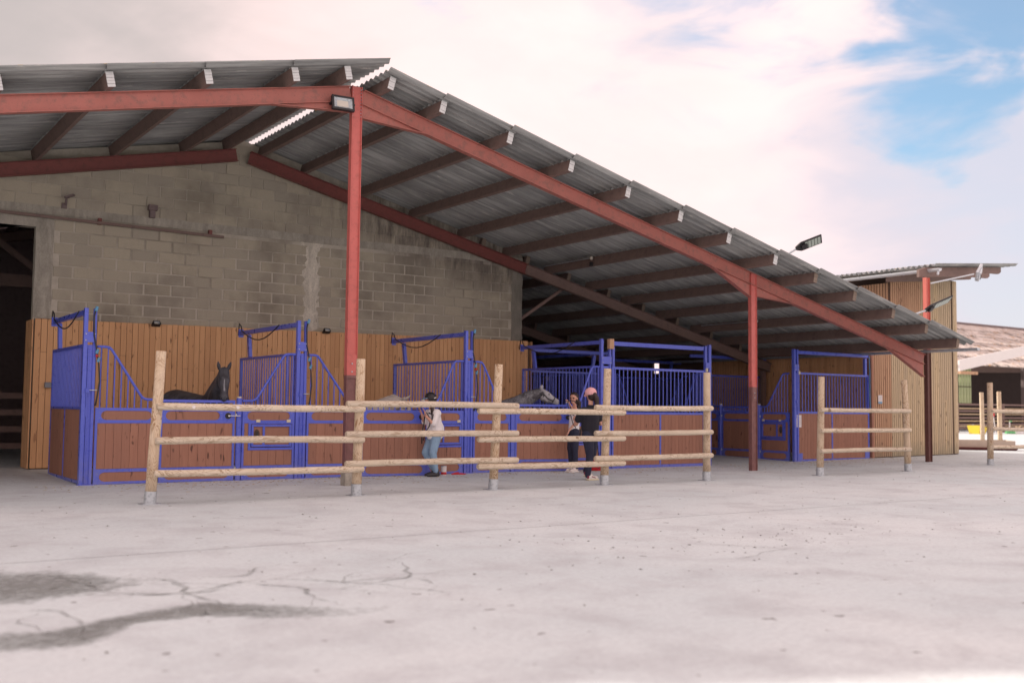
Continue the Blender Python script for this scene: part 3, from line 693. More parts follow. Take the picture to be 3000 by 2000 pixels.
def curve_z(L):
    def f(u):
        for a, b in zip(L, L[1:]):
            if a[0] <= u <= b[0] and b[0] > a[0]: return a[1]+(b[1]-a[1])*(u-a[0])/(b[0]-a[0])
        return L[0][1] if u < L[0][0] else L[-1][1]
    return f
def swan_panel(par, fr, u0, u1, rise_left, name='front_panel', hatch=False, nb=8, pl=6, hi=2.14, lo=1.325):
    p = link(bpy.data.objects.new(name, None)); p.parent = par; p.location = fr((u0, 0, 0))-wloc(par)
    frame(p, fr, u0, u1)
    C = swan_curve(u0, u1, hi, lo, rise_left, hw=(.20 if u1-u0 > .7 else .15), lw=.25); f = curve_z(C)
    mk('top_rail', MB().tube([(a, 0, z) for a, z in C], .021, 9), M['blue'], p, fr, smooth=True)
    bars(p, fr, [u0+(u1-u0)*(i+.6)/nb for i in range(nb)], 1.18, lambda u: f(u)-.012)
    inset(p, fr, u0+.036, u1-.036, 1.0, 1.145); inset(p, fr, u0+.036, u1-.036, .045, .19)
    a, b = u0+.037, u1-.037
    if not hatch: planks(p, fr, a, b, .241, .949, pl)
    else:
        h0, h1, hz0, hz1 = u0+.11, u1-.005, .50, .949
        planks(p, fr, a, b, .241, hz0-.001, pl); planks(p, fr, a, h0-.001, hz0, .949, 1)
        mb = MB().box(h0, h0+.04, -.02, .024, hz0, hz1).box(h1-.04, h1, -.02, .024, hz0, hz1).box(h0+.04, h1-.04, -.019, .023, hz0, hz0+.04).box(h0+.04, h1-.04, -.019, .023, hz1-.012, hz1); mk('hatch_frame', mb, M['blue'], p, fr)
        j0, j1, k0, k1 = h0+.05, h1-.052, hz0+.055, hz1-.02
        mb = MB().box(j0, j0+.035, -.01, .034, k0, k1).box(j1-.035, j1, -.01, .034, k0, k1).box(j0+.035, j1-.035, -.009, .033, k0, k0+.035).box(j0+.035, j1-.035, -.009, .033, k1-.035, k1).box(j0+.20, j0+.235, -.008, .031, k0+.035, k1-.035)
        ha = mk('hatch', mb, M['blue'], p, fr)
        mk('hatch_board', MB().box(j0+.036, j1-.036, -.012, .012, k0+.036, k1-.036), M['plank'], ha, fr)
        mk('hand_hole', MB().extr(stadium(0, 1, 0, 1) and [(j0+.10+.05*math.cos(R(t)), (k0+k1)/2+.02+.09*math.sin(R(t))) for t in range(0, 360, 24)], 'y', .013, .016), M['gapdark'], ha, fr)
        mk('pull_handle', MB().tube([(j0+.09, .016, (k0+k1)/2-.05), (j0+.09, .05, (k0+k1)/2), (j0+.1, .04, (k0+k1)/2+.07)], .014, 6), M['black'], ha, fr)
        for uu in (j0+.08, j1-.09): mk('hinge', MB().box(uu, uu+.07, .022, .036, .965, 1.015), M['cream'], ha, fr, bevel=.004)
        for uu in (j0+.217, j1-.018):
            for zz in (k0+.12, k1-.12): mk('rivet', MB().ball((uu, .034, zz), .006, 6), M['chrome'], ha, fr)
    return p
def door(par, fr, u0, u1, nb=11, pl=8, latch=True):
    p = link(bpy.data.objects.new('stall_door', None)); p.parent = par; p.location = fr((u0, 0, 0))-wloc(par)
    frame(p, fr, u0, u1, 1.325); mk('top_rail', MB().box(u0, u1, -.022, .022, 1.287, 1.332), M['blue'], p, fr, bevel=.004)
    bars(p, fr, [u0+.05+(u1-u0-.1)*(i+.5)/nb for i in range(nb)], 1.18, lambda u: 1.29)
    inset(p, fr, u0+.036, u1-.036, 1.0, 1.145, .17 if latch else 0); inset(p, fr, u0+.036, u1-.036, .045, .19)
    planks(p, fr, u0+.037, u1-.037, .241, .949, pl)
    if latch:
        mk('latch_plate', MB().box(u1-.19, u1-.04, .0225, .028, 1.005, 1.14), M['blue'], p, fr)
        mk('latch_disc', MB().tube([(u1-.12, .029, 1.073), (u1-.12, .036, 1.073)], .052, 18), M['black'], p, fr)
        mk('latch_bolt', MB().tube([(u1-.12, .055, 1.073), (u1+.08, .055, 1.073)], .009, 8).tube([(u1-.12, .03, 1.073), (u1-.12, .08, 1.073)], .014, 8), M['chrome'], p, fr)
    return p
def hinge_post(par, fr, u, z=1.37):
    h = mk('hinge_post', MB().tube([(u, 0, .0), (u, 0, z)], .048, 14), M['blue'], par, fr, smooth=False)
    mk('post_cap', MB().tube([(u, 0, z), (u, 0, z+.022), (u, 0, z+.026)], [.036, .036, .03], 12), M['cream'], h, fr)
    mk('hinge', MB().tube([(u-.06, .03, .18), (u-.06, .03, .23)], .016, 8).tube([(u-.06, .03, 1.06), (u-.06, .03, 1.11)], .016, 8), M['galv'], h, fr); return h
def post_assembly(par, fr, u0, hose=True, w=.19, top=2.73):
    """double front upright with slot, bracket and long top bar"""
    a = mk('front_post', MB().box(u0, u0+.06, -.03, .045, 0, top), M['blue'], par, fr, bevel=.004)
    b = mk('front_post', MB().box(u0+w-.065, u0+w-.02, -.03, .035, 0, top), M['blue'], par, fr, bevel=.004)
    mk('channel', MB().box(u0+.0605, u0+w-.0655, -.028, .012, 0, 2.16), M['blue'], par, fr)
    mk('channel_rib', MB().box(u0+.075, u0+.09, .0125, .03, .01, 2.12), M['blue'], par, fr)
    br = mk('bracket', MB().box(u0+.005, u0+w-.025, .0455, .053, 2.20, 2.36), M['blue'], par, fr)
    for uu in (u0+.03, u0+w-.05):
        for zz in (2.23, 2.33): mk('bolt', MB().ball((uu, .055, zz), .012, 8), M['chrome'], br, fr)
    mk('foot_plate', MB().box(u0-.015, u0+w+.01, -.05, .06, -.003, .012), M['blue'], par, fr)
    mk('drop_bolt', MB().box(u0+.062, u0+.085, .031, .043, 1.05, 1.22).tube([(u0+.07, .05, 1.2), (u0+.07, .05, 1.5)], .008, 6).box(u0+.05, u0+.10, .046, .075, 1.42, 1.48), M['blue'], par, fr)
def partition(par, fr, u0, u1, nb=26, topbar=True, base=0.0, cables=True, split=1, mid=1):
    """side panel: solid planks below, close bars above, long bar on top; u runs away from the front"""
    p = link(bpy.data.objects.new('partition', None)); p.parent = par; p.location = fr((u0, 0, 0))-wloc(par)
    mb = MB().box(u0, u0+.045, -.02, .02, base, 2.17).box(u1-.045, u1, -.02, .02, base, 2.17)
    for a, b in ((base, base+.05), (1.16, 1.20), (2.125, 2.17)): mb.box(u0+.045, u1-.045, -.021, .021, a, b)
    for i in range(mid): um = u0+(u1-u0)*(i+1)/(mid+1); mb.box(um-.015, um+.015, -.02, .022, base+.05, 1.16)
    mk('frame', mb, M['blue'], p, fr)
    for i in range(mid+1):
        a = u0+.046+(u1-u0-.09)*i/(mid+1)+(.016 if i else 0); b = u0+.046+(u1-u0-.09)*(i+1)/(mid+1)-(.016 if i < mid else 0)
        planks(p, fr, a, b, base+.05, 1.16, 8 if mid else 14, .026)
    bars(p, fr, [u0+.045+(u1-u0-.09)*(i+.5)/nb for i in range(nb)], 1.2, lambda u: 2.13)
    if topbar:
        mk('back_stub', MB().beam((u1-.5, 0, 2.17), (u1-.42, 0, 2.60), .08, .06, (0, 1, 0)), M['blue'], p, fr)
        mk('top_bar', MB().box(u0-.08, u1+.02, -.03, .03, 2.62, 2.70), M['blue'], p, fr, bevel=.004)
        mk('bar_end_plate', MB().box(u1+.02, u1+.03, -.05, .05, 2.58, 2.74), M['blue'], p, fr)
    if cables:
        P = [(u1+.1, .03, 2.62), (u1+.05, .03, 2.85), (u1-.02, .02, 2.80), (u1-.05, .02, 2.73)]+[(u1-.1-(1.9)*t/8, .035, 2.70-.22*math.sin(math.pi*t/8)*(1 if t else 0)) for t in range(9)]
        mk('cable', MB().tube(P, .011, 6), M['hose'], p, fr, smooth=True)
    return p
def hose(par, fr, u, red=True):
    P = [(u, .06, 2.74), (u-.03, .06, 2.6), (u-.02, .06, 2.3), (u+.03, .07, 2.05), (u+.06, .07, 1.85), (u+.08, .07, 1.6), (u+.05, .07, 1.35), (u+.03, .06, 1.22)]
    h = mk('hose', MB().tube(P, .012, 7), M['hose'], par, fr, smooth=True)
    for zz, uu, c in ((2.72, u, 'cyan'), (2.06, u+.03, 'cyan'), (1.93, u+.055, 'cyan')): mk('hose_fitting', MB().tube([(uu-.01, .065, zz-.035), (uu+.01, .065, zz+.035)], .024, 8), M[c], h, fr)
    if red: mk('hose_tap', MB().ball((u+.02, .09, 1.99), .022, 8), M['redp'], h, fr)
    mk('hose_clip', MB().beam((u-.06, .05, 1.46), (u+.08, .05, 1.46), .01, .012), M['galv'], h, fr)

F0 = 17.0
frF = Fr((0, F0, 0), (1, 0, 0), (0, -1, 0))
def frame_for_depth(x, y0=F0): return Fr((x, y0, 0), (0, 1, 0), (-1, 0, 0))
SG = 'blue framed horse stalls facing the yard'
st_lab = ['blue framed horse stall at the far left, black horse inside', 'blue framed horse stall behind the tall red column, cream horse inside', 'blue framed horse stall with the haltered grey horse looking out']
def rotdoor(x, ang): return Fr((x, F0, 0), (math.cos(ang), -math.sin(ang), 0), (-math.sin(ang), -math.cos(ang), 0))
for k, (x0, x1, dl, dr, ang) in enumerate(((3.66, 7.17, 4.87, 6.10, 0), (7.17, 10.61, 8.44, 9.66, .24), (10.61, 13.98, 11.81, 13.06, .22))):
    st = empty('horse_stall', (x0, F0, 0), st_lab[k], 'stall', SG)
    post_assembly(st, frF, x0, w=.21)
    hose(st, frF, x0+.19 if k else x0+.17, k != 1)
    swan_panel(st, frF, x0+.215, dl-.05 if k < 2 else dl-.13, True, 'front_panel', nb=9, pl=7 if k == 0 else 6)
    if k == 2: make('door_post', MB().box(11.70, 11.79, F0-.035, F0+.035, 0, 1.33), M['blue'], st, bevel=.005)
    if ang == 0: door(st, frF, dl, dr)
    else: door(st, rotdoor(dl, ang), 0, dr-dl+.02)
    hx = 6.175 if k == 0 else (9.72 if k == 1 else 13.12); hinge_post(st, frF, hx)
    swan_panel(st, frF, hx+.055, x1-.01, False, 'feeder_panel', hatch=True, nb=9, pl=6)
    partition(st, frame_for_depth(x0+.03, F0+.05), 0, 2.28 if k == 0 else (2.75 if k == 1 else 2.85), nb=21 if k == 0 else 23, base=.02, mid=1)
# fourth box: corner post, full grille panel along the yard, side and back panels
st = empty('horse_stall', (13.98, F0, 0), 'blue stall with full barred front panel between two tall posts, right of the women', 'stall', SG)
post_assembly(st, frF, 13.98, w=.30)
make('wood_block', MB().box(14.15, 14.27, F0-.12, F0-.03, 2.52, 2.735), M['cladR'], st, bevel=.004)
partition(st, frame_for_depth(14.03, F0+.05), 0, 2.85, nb=23, base=.02)
p4 = link(bpy.data.objects.new('front_panel', None)); p4.parent = st; p4.location = (14.3-13.98, 0, 0)
mb = MB().box(14.3, 14.345, -.02, .02, .0, 2.15).box(16.98, 17.03, -.02, .02, 0, 2.15)
for a, b in ((.0, .06), (1.145, 1.19), (2.10, 2.15)): mb.box(14.345, 16.98, -.021, .021, a, b)
mb.box(15.66, 15.70, -.02, .022, .06, 1.145); mk('frame', mb, M['blue'], p4, frF)
planks(p4, frF, 14.346, 15.659, .061, 1.144, 12); planks(p4, frF, 15.701, 16.979, .061, 1.144, 12)
bars(p4, frF, [14.345+2.635*(i+.5)/23 for i in range(23)], 1.19, lambda u: 2.105, .0115)
mk('top_bar', MB().box(14.3, 17.0, -.03, .03, 2.60, 2.69), M['blue'], st, frF, bevel=.004)
mk('inner_post', MB().box(14.36, 14.42, -.1, -.04, 1.2, 2.58), M['blue'], st, frF)
mk('front_post', MB().box(17.045, 17.10, -.03, .03, 0, 2.71), M['blue'], st, frF, bevel=.003); mk('front_post', MB().box(17.16, 17.23, -.03, .04, 0, 2.74), M['blue'], st, frF, bevel=.004)
mk('bracket', MB().box(17.05, 17.2, .041, .05, 2.2, 2.33), M['blue'], st, frF); mk('connector', MB().tube([(17.08, .04, 2.12), (17.08, .04, 2.2)], .03, 8), M['cream'], st, frF)
frX = Fr((17.12, F0, 0), (0, 1, 0), (1, 0, 0))
swan_panel(st, frX, .1, .95, True, 'side_panel', nb=9); door(st, frX, 1.05, 2.3, latch=False); hinge_post(st, frX, 2.37); swan_panel(st, frX, 2.43, 3.3, False, 'side_panel', nb=9)
partition(st, Fr((14.1, 20.45, 0), (1, 0, 0), (0, -1, 0)), 0, 2.95, nb=24, base=.08, cables=False)
# second row deeper in, half dark
st = empty('horse_stall', (15, 25, 0), 'dim blue stall deep in the shadow of the shed, seen through the bars', 'stall')
partition(st, Fr((16.9, 21, 0), (0, 1, 0), (-1, 0, 0)), 0, 3.6, nb=30, base=.08, cables=False); swan_panel(st, Fr((14.2, 24.6, 0), (1, 0, 0), (0, -1, 0)), .3, 1.4, True, nb=10)
# right block with its fronts on the aisle
frA = Fr((20.1, 0, 0), (0, 1, 0), (-1, 0, 0))
g2 = .03
st = empty('horse_stall', (20.1, 17, g2), 'blue corner stall right of the middle red column, notice sheet on its planks', 'stall', SG)
def frg(f): return Fr(f.o+Vector((0, 0, g2)), f.u, f.n)
fa = frg(frA)
mk('front_post', MB().box(17.0, 17.05, -.04, .03, 0, 2.73), M['blue'], st, fa); 
post_assembly(st, Fr((20.05, 17.0, g2), (1, 0, 0), (0, -1, 0)), 0, w=.09+.1)
swan_panel(st, fa, 17.16, 18.08, True, 'feeder_panel', hatch=True, nb=10)
hinge_post(st, fa, 18.13); door(st, fa, 18.19, 19.39, latch=False); hinge_post(st, fa, 19.45); swan_panel(st, fa, 19.5, 20.35, False, 'front_panel', nb=8)
pr = link(bpy.data.objects.new('front_panel', None)); pr.parent = st; pr.location = (.2, 0, 0)
fb = frg(frF)
mb = MB().box(20.18, 20.22, -.02, .02, 0, 2.17).box(22.92, 22.97, -.02, .02, 0, 2.17).box(21.47, 21.51, -.02, .022, .05, 1.165).box(20.22, 20.36, .021, .026, .02, .2).box(22.78, 22.92, .021, .026, .02, .24)
for a, b in ((0.0, .05), (1.165, 1.215), (2.125, 2.17)): mb.box(20.22, 22.92, -.021, .0205, a, b)
mk('frame', mb, M['blue'], pr, fb); planks(pr, fb, 20.221, 21.469, .051, 1.164, 11); planks(pr, fb, 21.511, 22.919, .051, 1.164, 12)
bars(pr, fb, [20.22+2.7*(i+.5)/24 for i in range(24)], 1.215, lambda u: 2.13, .0115)
mk('top_bar', MB().box(20.2, 22.95, -.03, .03, 2.62, 2.70), M['blue'], st, fb, bevel=.004); mk('back_stub', MB().box(22.80, 22.88, -.03, .03, 2.17, 2.60), M['blue'], st, fb); mk('connector', MB().tube([(20.25, .03, 2.12), (20.25, .03, 2.2)], .025, 8), M['cream'], st, fb)
mk('hose', MB().tube([(22.95, .05, 2.66), (22.97, .05, 2.2), (22.96, .05, 1.7), (22.98, .05, 1.2)], .012, 6), M['cyan'], st, fb)
partition(st, Fr((20.1, 20.5, .06), (1, 0, 0), (0, -1, 0)), 0, 2.95, nb=30, base=0, cables=False)
for y in (17.4, 21): pass
st = empty('horse_stall', (20.1, 20.6, g2), 'dim blue stall further down the aisle behind the corner stall', 'stall', SG)
swan_panel(st, fa, 20.7, 21.6, True, 'front_panel', nb=8); door(st, fa, 21.7, 22.9, latch=False); swan_panel(st, fa, 23, 23.9, False, 'front_panel', nb=8); partition(st, Fr((20.1, 24.0, .06), (1, 0, 0), (0, -1, 0)), 0, 2.95, nb=26, base=0, cables=False)

def notice(name, x0, x1, z0, z1, y, label, lines=7, blue=False):
    n = empty(name, ((x0+x1)/2, y, z0), label, 'notice')
    make('sheet', MB().box(x0, x1, y-.003, y, z0, z1), M['paper'], n)
    mb = MB()
    for i in range(lines):      # rows of small print, too small to read
        zz = z1-(z1-z0)*(i+1.2)/(lines+1.5); a = x0+.02; 
        while a < x1-.03:
            b = min(x1-.02, a+random.uniform(.008, .03)); mb.box(a, b, y-.0045, y-.0032, zz, zz+.005); a = b+.006
    make('print', mb, M['grey'], n)
    if blue: make('footer', MB().box(x0+.005, x1-.005, y-.0055, y-.0032, z0+.005, z0+.05), M['cyan'], n)
notice('paper_notice', 20.13, 20.32, .86, 1.16, F0-.024, 'laminated white paper notice on the brown planks of the corner stall')
notice('paper_notice', 23.27, 23.44, 1.47, 1.69, 16.925, 'white notice with a blue foot on the orange timber slats', 6, True)

# ------------------------------------------------------------------ tall timber building at the right
tall = empty('timber_clad_building', (25.5, 17, .06), 'tall building clad in pale vertical timber slats with mono pitch roof at the right', 'building')
def slat_mesh(mat, w, name='slat_proto'):
    m = make(name, MB().box(-w/2, w/2, 0, .028, 0, 1), mat, None, origin=(0, 0, 0), bevel=.003).data; bpy.data.objects.remove(bpy.data.objects[name]); return m
so_, sp_ = slat_mesh(M['cladR'], .064), slat_mesh(M['pale'], .066)
sm_ = slat_mesh(mat_board('tan_slats', (.48, .34, .21), (.64, .48, .32), (.3, .2, .12), (.42, .3, .19)), .066)
ztop = lambda x: 4.70+.09*(x-23.87)
p_ = .0885
make('dark_backing', MB().box(23.10, 23.84, 16.975, 17.1, .06, 2.86), M['gapdark'], tall)
mb = MB().box(23.86, 26.62, 16.975, 17.1, .06, 2.9); mb.extr([(23.86, 2.9), (26.62, 2.9), (26.62, ztop(26.62)), (23.86, ztop(23.86))], 'y', 16.975, 17.1); make('dark_backing', mb, M['gapdark'], tall)
make('corner_board', MB().box(23.02, 23.10, 16.93, 17.05, gz(23.1, 17), 2.86), M['plank'], tall)
x = 23.13
while x < 23.84:
    inst(so_, 'slat', (x, 16.945, gz(x, 17)+.02), tall, (1, 1, 2.84)); x += p_
while x < 26.64:
    h = ztop(x)-gz(x, 17)-.02; z0 = gz(x, 17)+.02
    if x < 25.6:
        c = 3.1; inst(sp_, 'slat', (x, 16.945, z0), tall, (1, 1, c-.003)); inst(so_ if x < 25.2 else sm_, 'slat', (x, 16.945, z0+c), tall, (1, 1, h-c))
    elif random.random() < .35:
        c = random.uniform(.8, 2.6); inst(sp_, 'slat', (x, 16.945, z0), tall, (1, 1, c-.003)); inst(sp_, 'slat', (x, 16.945+random.uniform(-.002, .002), z0+c), tall, (1, 1, h-c))
    else: inst(sp_, 'slat', (x, 16.945+random.uniform(-.002, .002), z0), tall, (1, 1, h))
    x += p_
rad = .8; cx, cy = 26.62, 17.755      # rounded corner
mb = MB(); P = [(cx+(rad-.0)*math.sin(R(t)), cy-(rad)*math.cos(R(t))) for t in range(0, 91, 9)]
mb.extr(P+[(P[-1][0], 22), (P[-1][0]-.1, 22)]+[(cx+(rad-.1)*math.sin(R(t)), cy-(rad-.1)*math.cos(R(t))) for t in range(90, -1, -9)], 'z', .08, 4.96); make('dark_backing', mb, M['gapdark'], tall)
na = int(rad*math.pi/2/.0885)
for i in range(1, na+1):
    t = i*.0885/rad; X_, Y_ = cx+(rad+.03)*math.sin(t), cy-(rad+.03)*math.cos(t); o = inst(sp_, 'slat', (X_, Y_, .12), tall, (1, 1, ztop(X_)-.14), (0, 0, t))
y = 17.75
while y < 19.5: inst(sp_, 'slat', (cx+rad+.03, y, .12), tall, (1, 1, 4.9), (0, 0, R(90))); y += p_
# left flank above the shed roof
mb = MB().box(23.88, 23.98, 17.1, 22, 2.5, 4.66); make('dark_backing', mb, M['gapdark'], tall)
y = 17.0
while y < 21.8: inst(so_, 'slat', (23.85, y+.04, 2.6), tall, (1, 1, 2.08), (0, 0, R(-90))); y += p_
# flank under the shed roof (inner wall of the corner stall)
make('dark_backing', MB().box(23.02, 23.10, 17.05, 25.0, .05, 2.95).box(23.02, 23.10, 25.3, 32, .05, 2.95).box(23.03, 23.09, 25.0, 25.3, .05, 2.42).box(23.03, 23.09, 25.0, 25.3, 2.80, 2.95).box(23.02, 23.10, 32, 32.1, .05, 2.95), M['gapdark'], tall)
make('eave_light_stop', MB().box(22.66, 23.13, 17.12, 32, 2.875, 2.89).box(23.115, 23.13, 17.12, 32, 2.80, 2.874), M['galv'], tall)  # added strip over the eave gap, blocks light from the inner wall top
y = 17.12
im = slat_mesh(M['clad'], .095)
while y < 23: inst(im, 'board', (23.0, y, .06), tall, (1, 1, 2.78), (0, 0, R(-90))); y += .105
# roof
def tz(x): return 4.86+.087*(x-23.2)
rf = MB(); n = 0
TS = []; yy = 15.10
while yy < 22:
    xa, xb = 23.12, (26.85 if yy < 16 else 28.3)
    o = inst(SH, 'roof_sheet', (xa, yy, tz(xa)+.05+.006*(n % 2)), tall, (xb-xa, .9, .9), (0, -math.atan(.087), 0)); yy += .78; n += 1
for y in (15.3, 16.6, 18.2):
    x1_ = 26.35 if y < 16 else 28.0; mb = MB(); xs_ = 22.72 if y < 16 else 23.3; mb.extr([(xs_, tz(xs_)-.24), (24.8, tz(24.8)-.24), (x1_-.95, tz(x1_)-.29), (x1_-.9, tz(x1_)-.22), (x1_-.1, tz(x1_)-.19), (x1_, tz(x1_)-.13), (x1_, tz(x1_)-.0), (xs_+.3, tz(xs_+.3)+.0), (xs_, tz(xs_)-.06)], 'y', y, y+.07); make('roof_beam', mb, M['brownbeam'], tall)
gx, gzz = 23.12, 4.80
prof = [(gx+.075*math.cos(R(a)), gzz+.075*math.sin(R(a))) for a in range(180, 361, 20)]; prof2 = [(gx+.068*math.cos(R(a)), gzz+.068*math.sin(R(a))) for a in range(360, 179, -20)]
M['zinc'] = simple('pale_zinc', (.62, .66, .70), .45, .3, .08, 3)
gt = make('gutter', MB().extr(prof+prof2, 'y', 15.0, 22), M['zinc'], tall); make('gutter_end', MB().extr(prof, 'y', 14.99, 15.0), M['zinc'], gt); make('spout', MB().tube([(gx, 15.04, gzz-.06), (gx-.03, 15.04, gzz-.16)], .03, 8), M['zinc'], gt)
for y in (15.35, 16.0, 16.65, 17.3, 17.95, 18.6): make('gutter_clip', MB().extr([(gx+.081*math.cos(R(a)), gzz+.081*math.sin(R(a))) for a in range(180, 361, 20)]+[(gx+.076*math.cos(R(a)), gzz+.076*math.sin(R(a))) for a in range(360, 179, -20)], 'y', y, y+.03), M['zinc'], gt)
o = MB().tube([(25.4, 16.9, .91), (25.33, 16.86, .93), (25.28, 16.84, .88)], .02, 6); tag(make('wall_tap', o, M['black'], None), 'small black tap on the pale slats left of the far right post', 'tap')

# ------------------------------------------------------------------ lamps
def floodlight(name, c, w, h, tilt, yawd, label, group=None):
    e = empty(name, c, label, 'floodlight', group)
    m_ = Matrix.Translation(c) @ Euler((R(tilt), 0, R(yawd))).to_matrix().to_4x4()
    f = lambda v: m_ @ Vector(v)
    t = w*.09
    mb = MB().box(-w/2, w/2, -.02, .04, -h/2, -h/2+t).box(-w/2, w/2, -.02, .04, h/2-t, h/2).box(-w/2, -w/2+t, -.019, .04, -h/2+t, h/2-t).box(w/2-t, w/2, -.019, .04, -h/2+t, h/2-t).box(-w/2+t, w/2-t, .02, .041, -h/2+t, h/2-t)
    make('housing', mb.xf(f), M['black'], e)
    a = w/2-t; b = h/2-t
    mb = MB().add([(-a, -.012, -b), (a, -.012, -b), (a, -.012, b), (-a, -.012, b), (-a*.62, .015, -b*.6), (a*.62, .015, -b*.6), (a*.62, .015, b*.6), (-a*.62, .015, b*.6)], [(0, 1, 5, 4), (1, 2, 6, 5), (2, 3, 7, 6), (3, 0, 4, 7)])
    make('reflector', mb.xf(f), M['galv'], e, fix=False); make('glass', MB().box(-a*.62, a*.62, .0155, .0175, -b*.6, b*.6).xf(f), M['glass'], e)
    make('bracket', MB().beam((-w/2-.01, .0, 0), (-w/2-.01, .09, 0), .012, .03).beam((w/2+.01, .0, 0), (w/2+.01, .09, 0), .012, .03).beam((-w/2-.01, .09, 0), (w/2+.01, .09, 0), .03, .012).xf(f), M['black'], e); return e
floodlight('floodlight', (7.02, 15.0, 6.07), .37, .24, -12, -6, 'square black floodlight at the top of the tall red column')
WG = 'small wall floodlights on the cladding'
floodlight('wall_light', (5.67, 20.2, 2.80), .13, .09, -35, 0, 'small black floodlight at the top of the boards above the black horse', WG)
floodlight('wall_light', (9.20, 20.2, 2.84), .13, .09, -35, 0, 'small black floodlight on the boards just left of the tall red column', WG)
tag(make('junction_box', MB().box(3.73, 3.84, 20.2, 20.283, 1.53, 1.63), M['grey'], None, bevel=.006), 'small grey switch box on the boards left of the first stall', 'switch box')
def solar_lamp(base, neck, tip, label):
    e = empty('solar_street_lamp', base, label, 'lamp', 'solar lamps above the shed roof edge'); base, neck, tip = map(Vector, (base, neck, tip))
    make('arm', MB().tube([base, neck], .022, 8), M['galv'], e)
    d = (tip-neck).normalized(); s = d.cross(Vector((0, 0, 1))).normalized(); s = (Matrix.Rotation(R(-38), 3, d) @ s).normalized(); n = s.cross(d).normalized()
    L = (tip-neck).length
    def fr_(v): return neck+d*v[0]+s*v[1]+n*v[2]
    hw = .12
    make('head', MB().extr([(0, -.04), (.12, -hw), (L, -hw), (L, hw), (.12, hw), (0, .04)], 'z', .0, .035).xf(fr_), M['black'], e, bevel=.006)
    make('sensor', MB().box(.12, .24, -.06, .06, -.05, -.001).xf(fr_), M['black'], e)
    for i in range(5): a = L*.36+i*(L*.6)/5; make('led_module', MB().box(a, a+L*.10, -hw+.025, hw-.025, -.006, -.001).xf(fr_), M['led'], e)
solar_lamp((16.60, 14.2, 4.44), (16.72, 14.08, 4.545), (17.13, 13.75, 4.755), 'black solar lamp standing up from the roof edge near its middle')
solar_lamp((20.68, 14.02, 3.46), (20.99, 14.0, 3.547), (21.84, 13.9, 3.854), 'black solar lamp on the roof edge in front of the timber building')
e = empty('yard_floodlight', (24.3, 15.2, 4.5), 'pale floodlight on a long arm under the tall building roof', 'lamp')
make('arm', MB().tube([(22.9, 15.1, 4.42), (24.42, 14.9, 4.75)], .018, 8), M['zinc'], e)
mm = Matrix.Translation((24.65, 14.9, 4.83)) @ Euler((R(20), R(-38), R(10))).to_matrix().to_4x4()
make('lamp_head', MB().box(-.2, .2, -.03, .03, -.1, .12).box(-.14, .1, -.06, -.03, -.08, .08).xf(lambda v: mm @ Vector(v)), M['zinc'], e, bevel=.01); make('driver_box', MB().box(-.12, .08, -.05, .05, -.22, -.11).xf(lambda v: mm @ Vector(v)), M['zinc'], e, bevel=.008)
make('cable', MB().tube([(-.1, -.07, .02), (-.16, -.1, -.06), (-.1, -.07, -.16), (.0, -.07, -.1)], .008, 5).xf(lambda v: mm @ Vector(v)), M['black'], e)

# ------------------------------------------------------------------ round pole fences
YP = 13.42
def fpost(par, b, t, r=.066):
    b = Vector(b); t = Vector(t); d = (t-b).normalized(); s0 = b+d*.11
    p = make('post', MB().tube([s0, b.lerp(t, .35), b.lerp(t, .7)+Vector((.004, 0, 0)), t-d*.008, t], [r*1.05, r*1.02, r*.98, r*.95, r*.90], 20), M['pole'], par, origin=(s0+t)/2)
    for pl in p.data.polygons: pl.use_smooth = len(pl.vertices) == 4
    sl = make('sleeve', MB().tube([b-Vector((0, 0, .01)), b+d*.16], r*1.16, 20, caps=False).tube([b+d*.16, b+d*.163], [r*1.16, r*1.06], 20, caps=False), M['galv'], p, fix=True)
    for pl in sl.data.polygons: pl.use_smooth = True
    make('base_plate', MB().box(b.x-.12, b.x+.12, b.y-.1, b.y+.1, b.z+.001, b.z+.009), M['galv'], p); return p
def frail(par, p, q, r=.046):
    p = Vector(p); q = Vector(q); d = (q-p).normalized(); L = (q-p).length; n = 14; P = []; rs = []
    sag = random.uniform(-.012, .012)
    for o_, k in ((0, .80), (.012, .94), (.03, 1.0)): P.append(p+d*o_); rs.append(r*k)
    for i in range(1, n): t = i/n; P.append(p+d*(.03+(L-.06)*t)+Vector((0, random.uniform(-.002, .002), sag*math.sin(math.pi*t)+random.uniform(-.002, .002)))); rs.append(r*random.uniform(.97, 1.03))
    for o_, k in ((.03, 1.0), (.012, .94), (0, .80)): P.append(q-d*o_); rs.append(r*k)
    o = make('rail', MB().tube(P, rs, 18), M['rail'], par, origin=(p+q)/2)
    for pl in o.data.polygons: pl.use_smooth = len(pl.vertices) == 4
    return o
FG = 'round pole fences in the yard'
fe = empty('pole_fence', (3.75, YP, 0), 'long round pole fence with five posts in front of the horse stalls', 'fence', FG)
for bx_, tx in ((3.755, 3.835), (6.611, 6.642), (8.929, 9.01), (11.14, 11.20), (13.51, 13.518)): fpost(fe, (bx_, YP, 0), (tx, YP, 1.925))
for z in (1.285, .862, .450): frail(fe, (6.38, 13.31, z), (9.31, 13.31, z)); frail(fe, (10.85, 13.31, z-.008), (13.54, 13.31, z))
for z in (1.215, .785, .375): frail(fe, (3.77, 13.31, z+.01), (6.66, 13.31, z)); frail(fe, (8.57, 13.31, z-.012), (11.49, 13.31, z-.02))
for x in (4.22, 4.80): make('insulator', MB().tube([(x, 13.27, 1.222), (x, 13.25, 1.222)], .022, 8), M['white'], fe)
fe = empty('pole_fence', (16.6, YP, 0), 'short round pole fence with two posts in front of the corner stall', 'fence', FG)
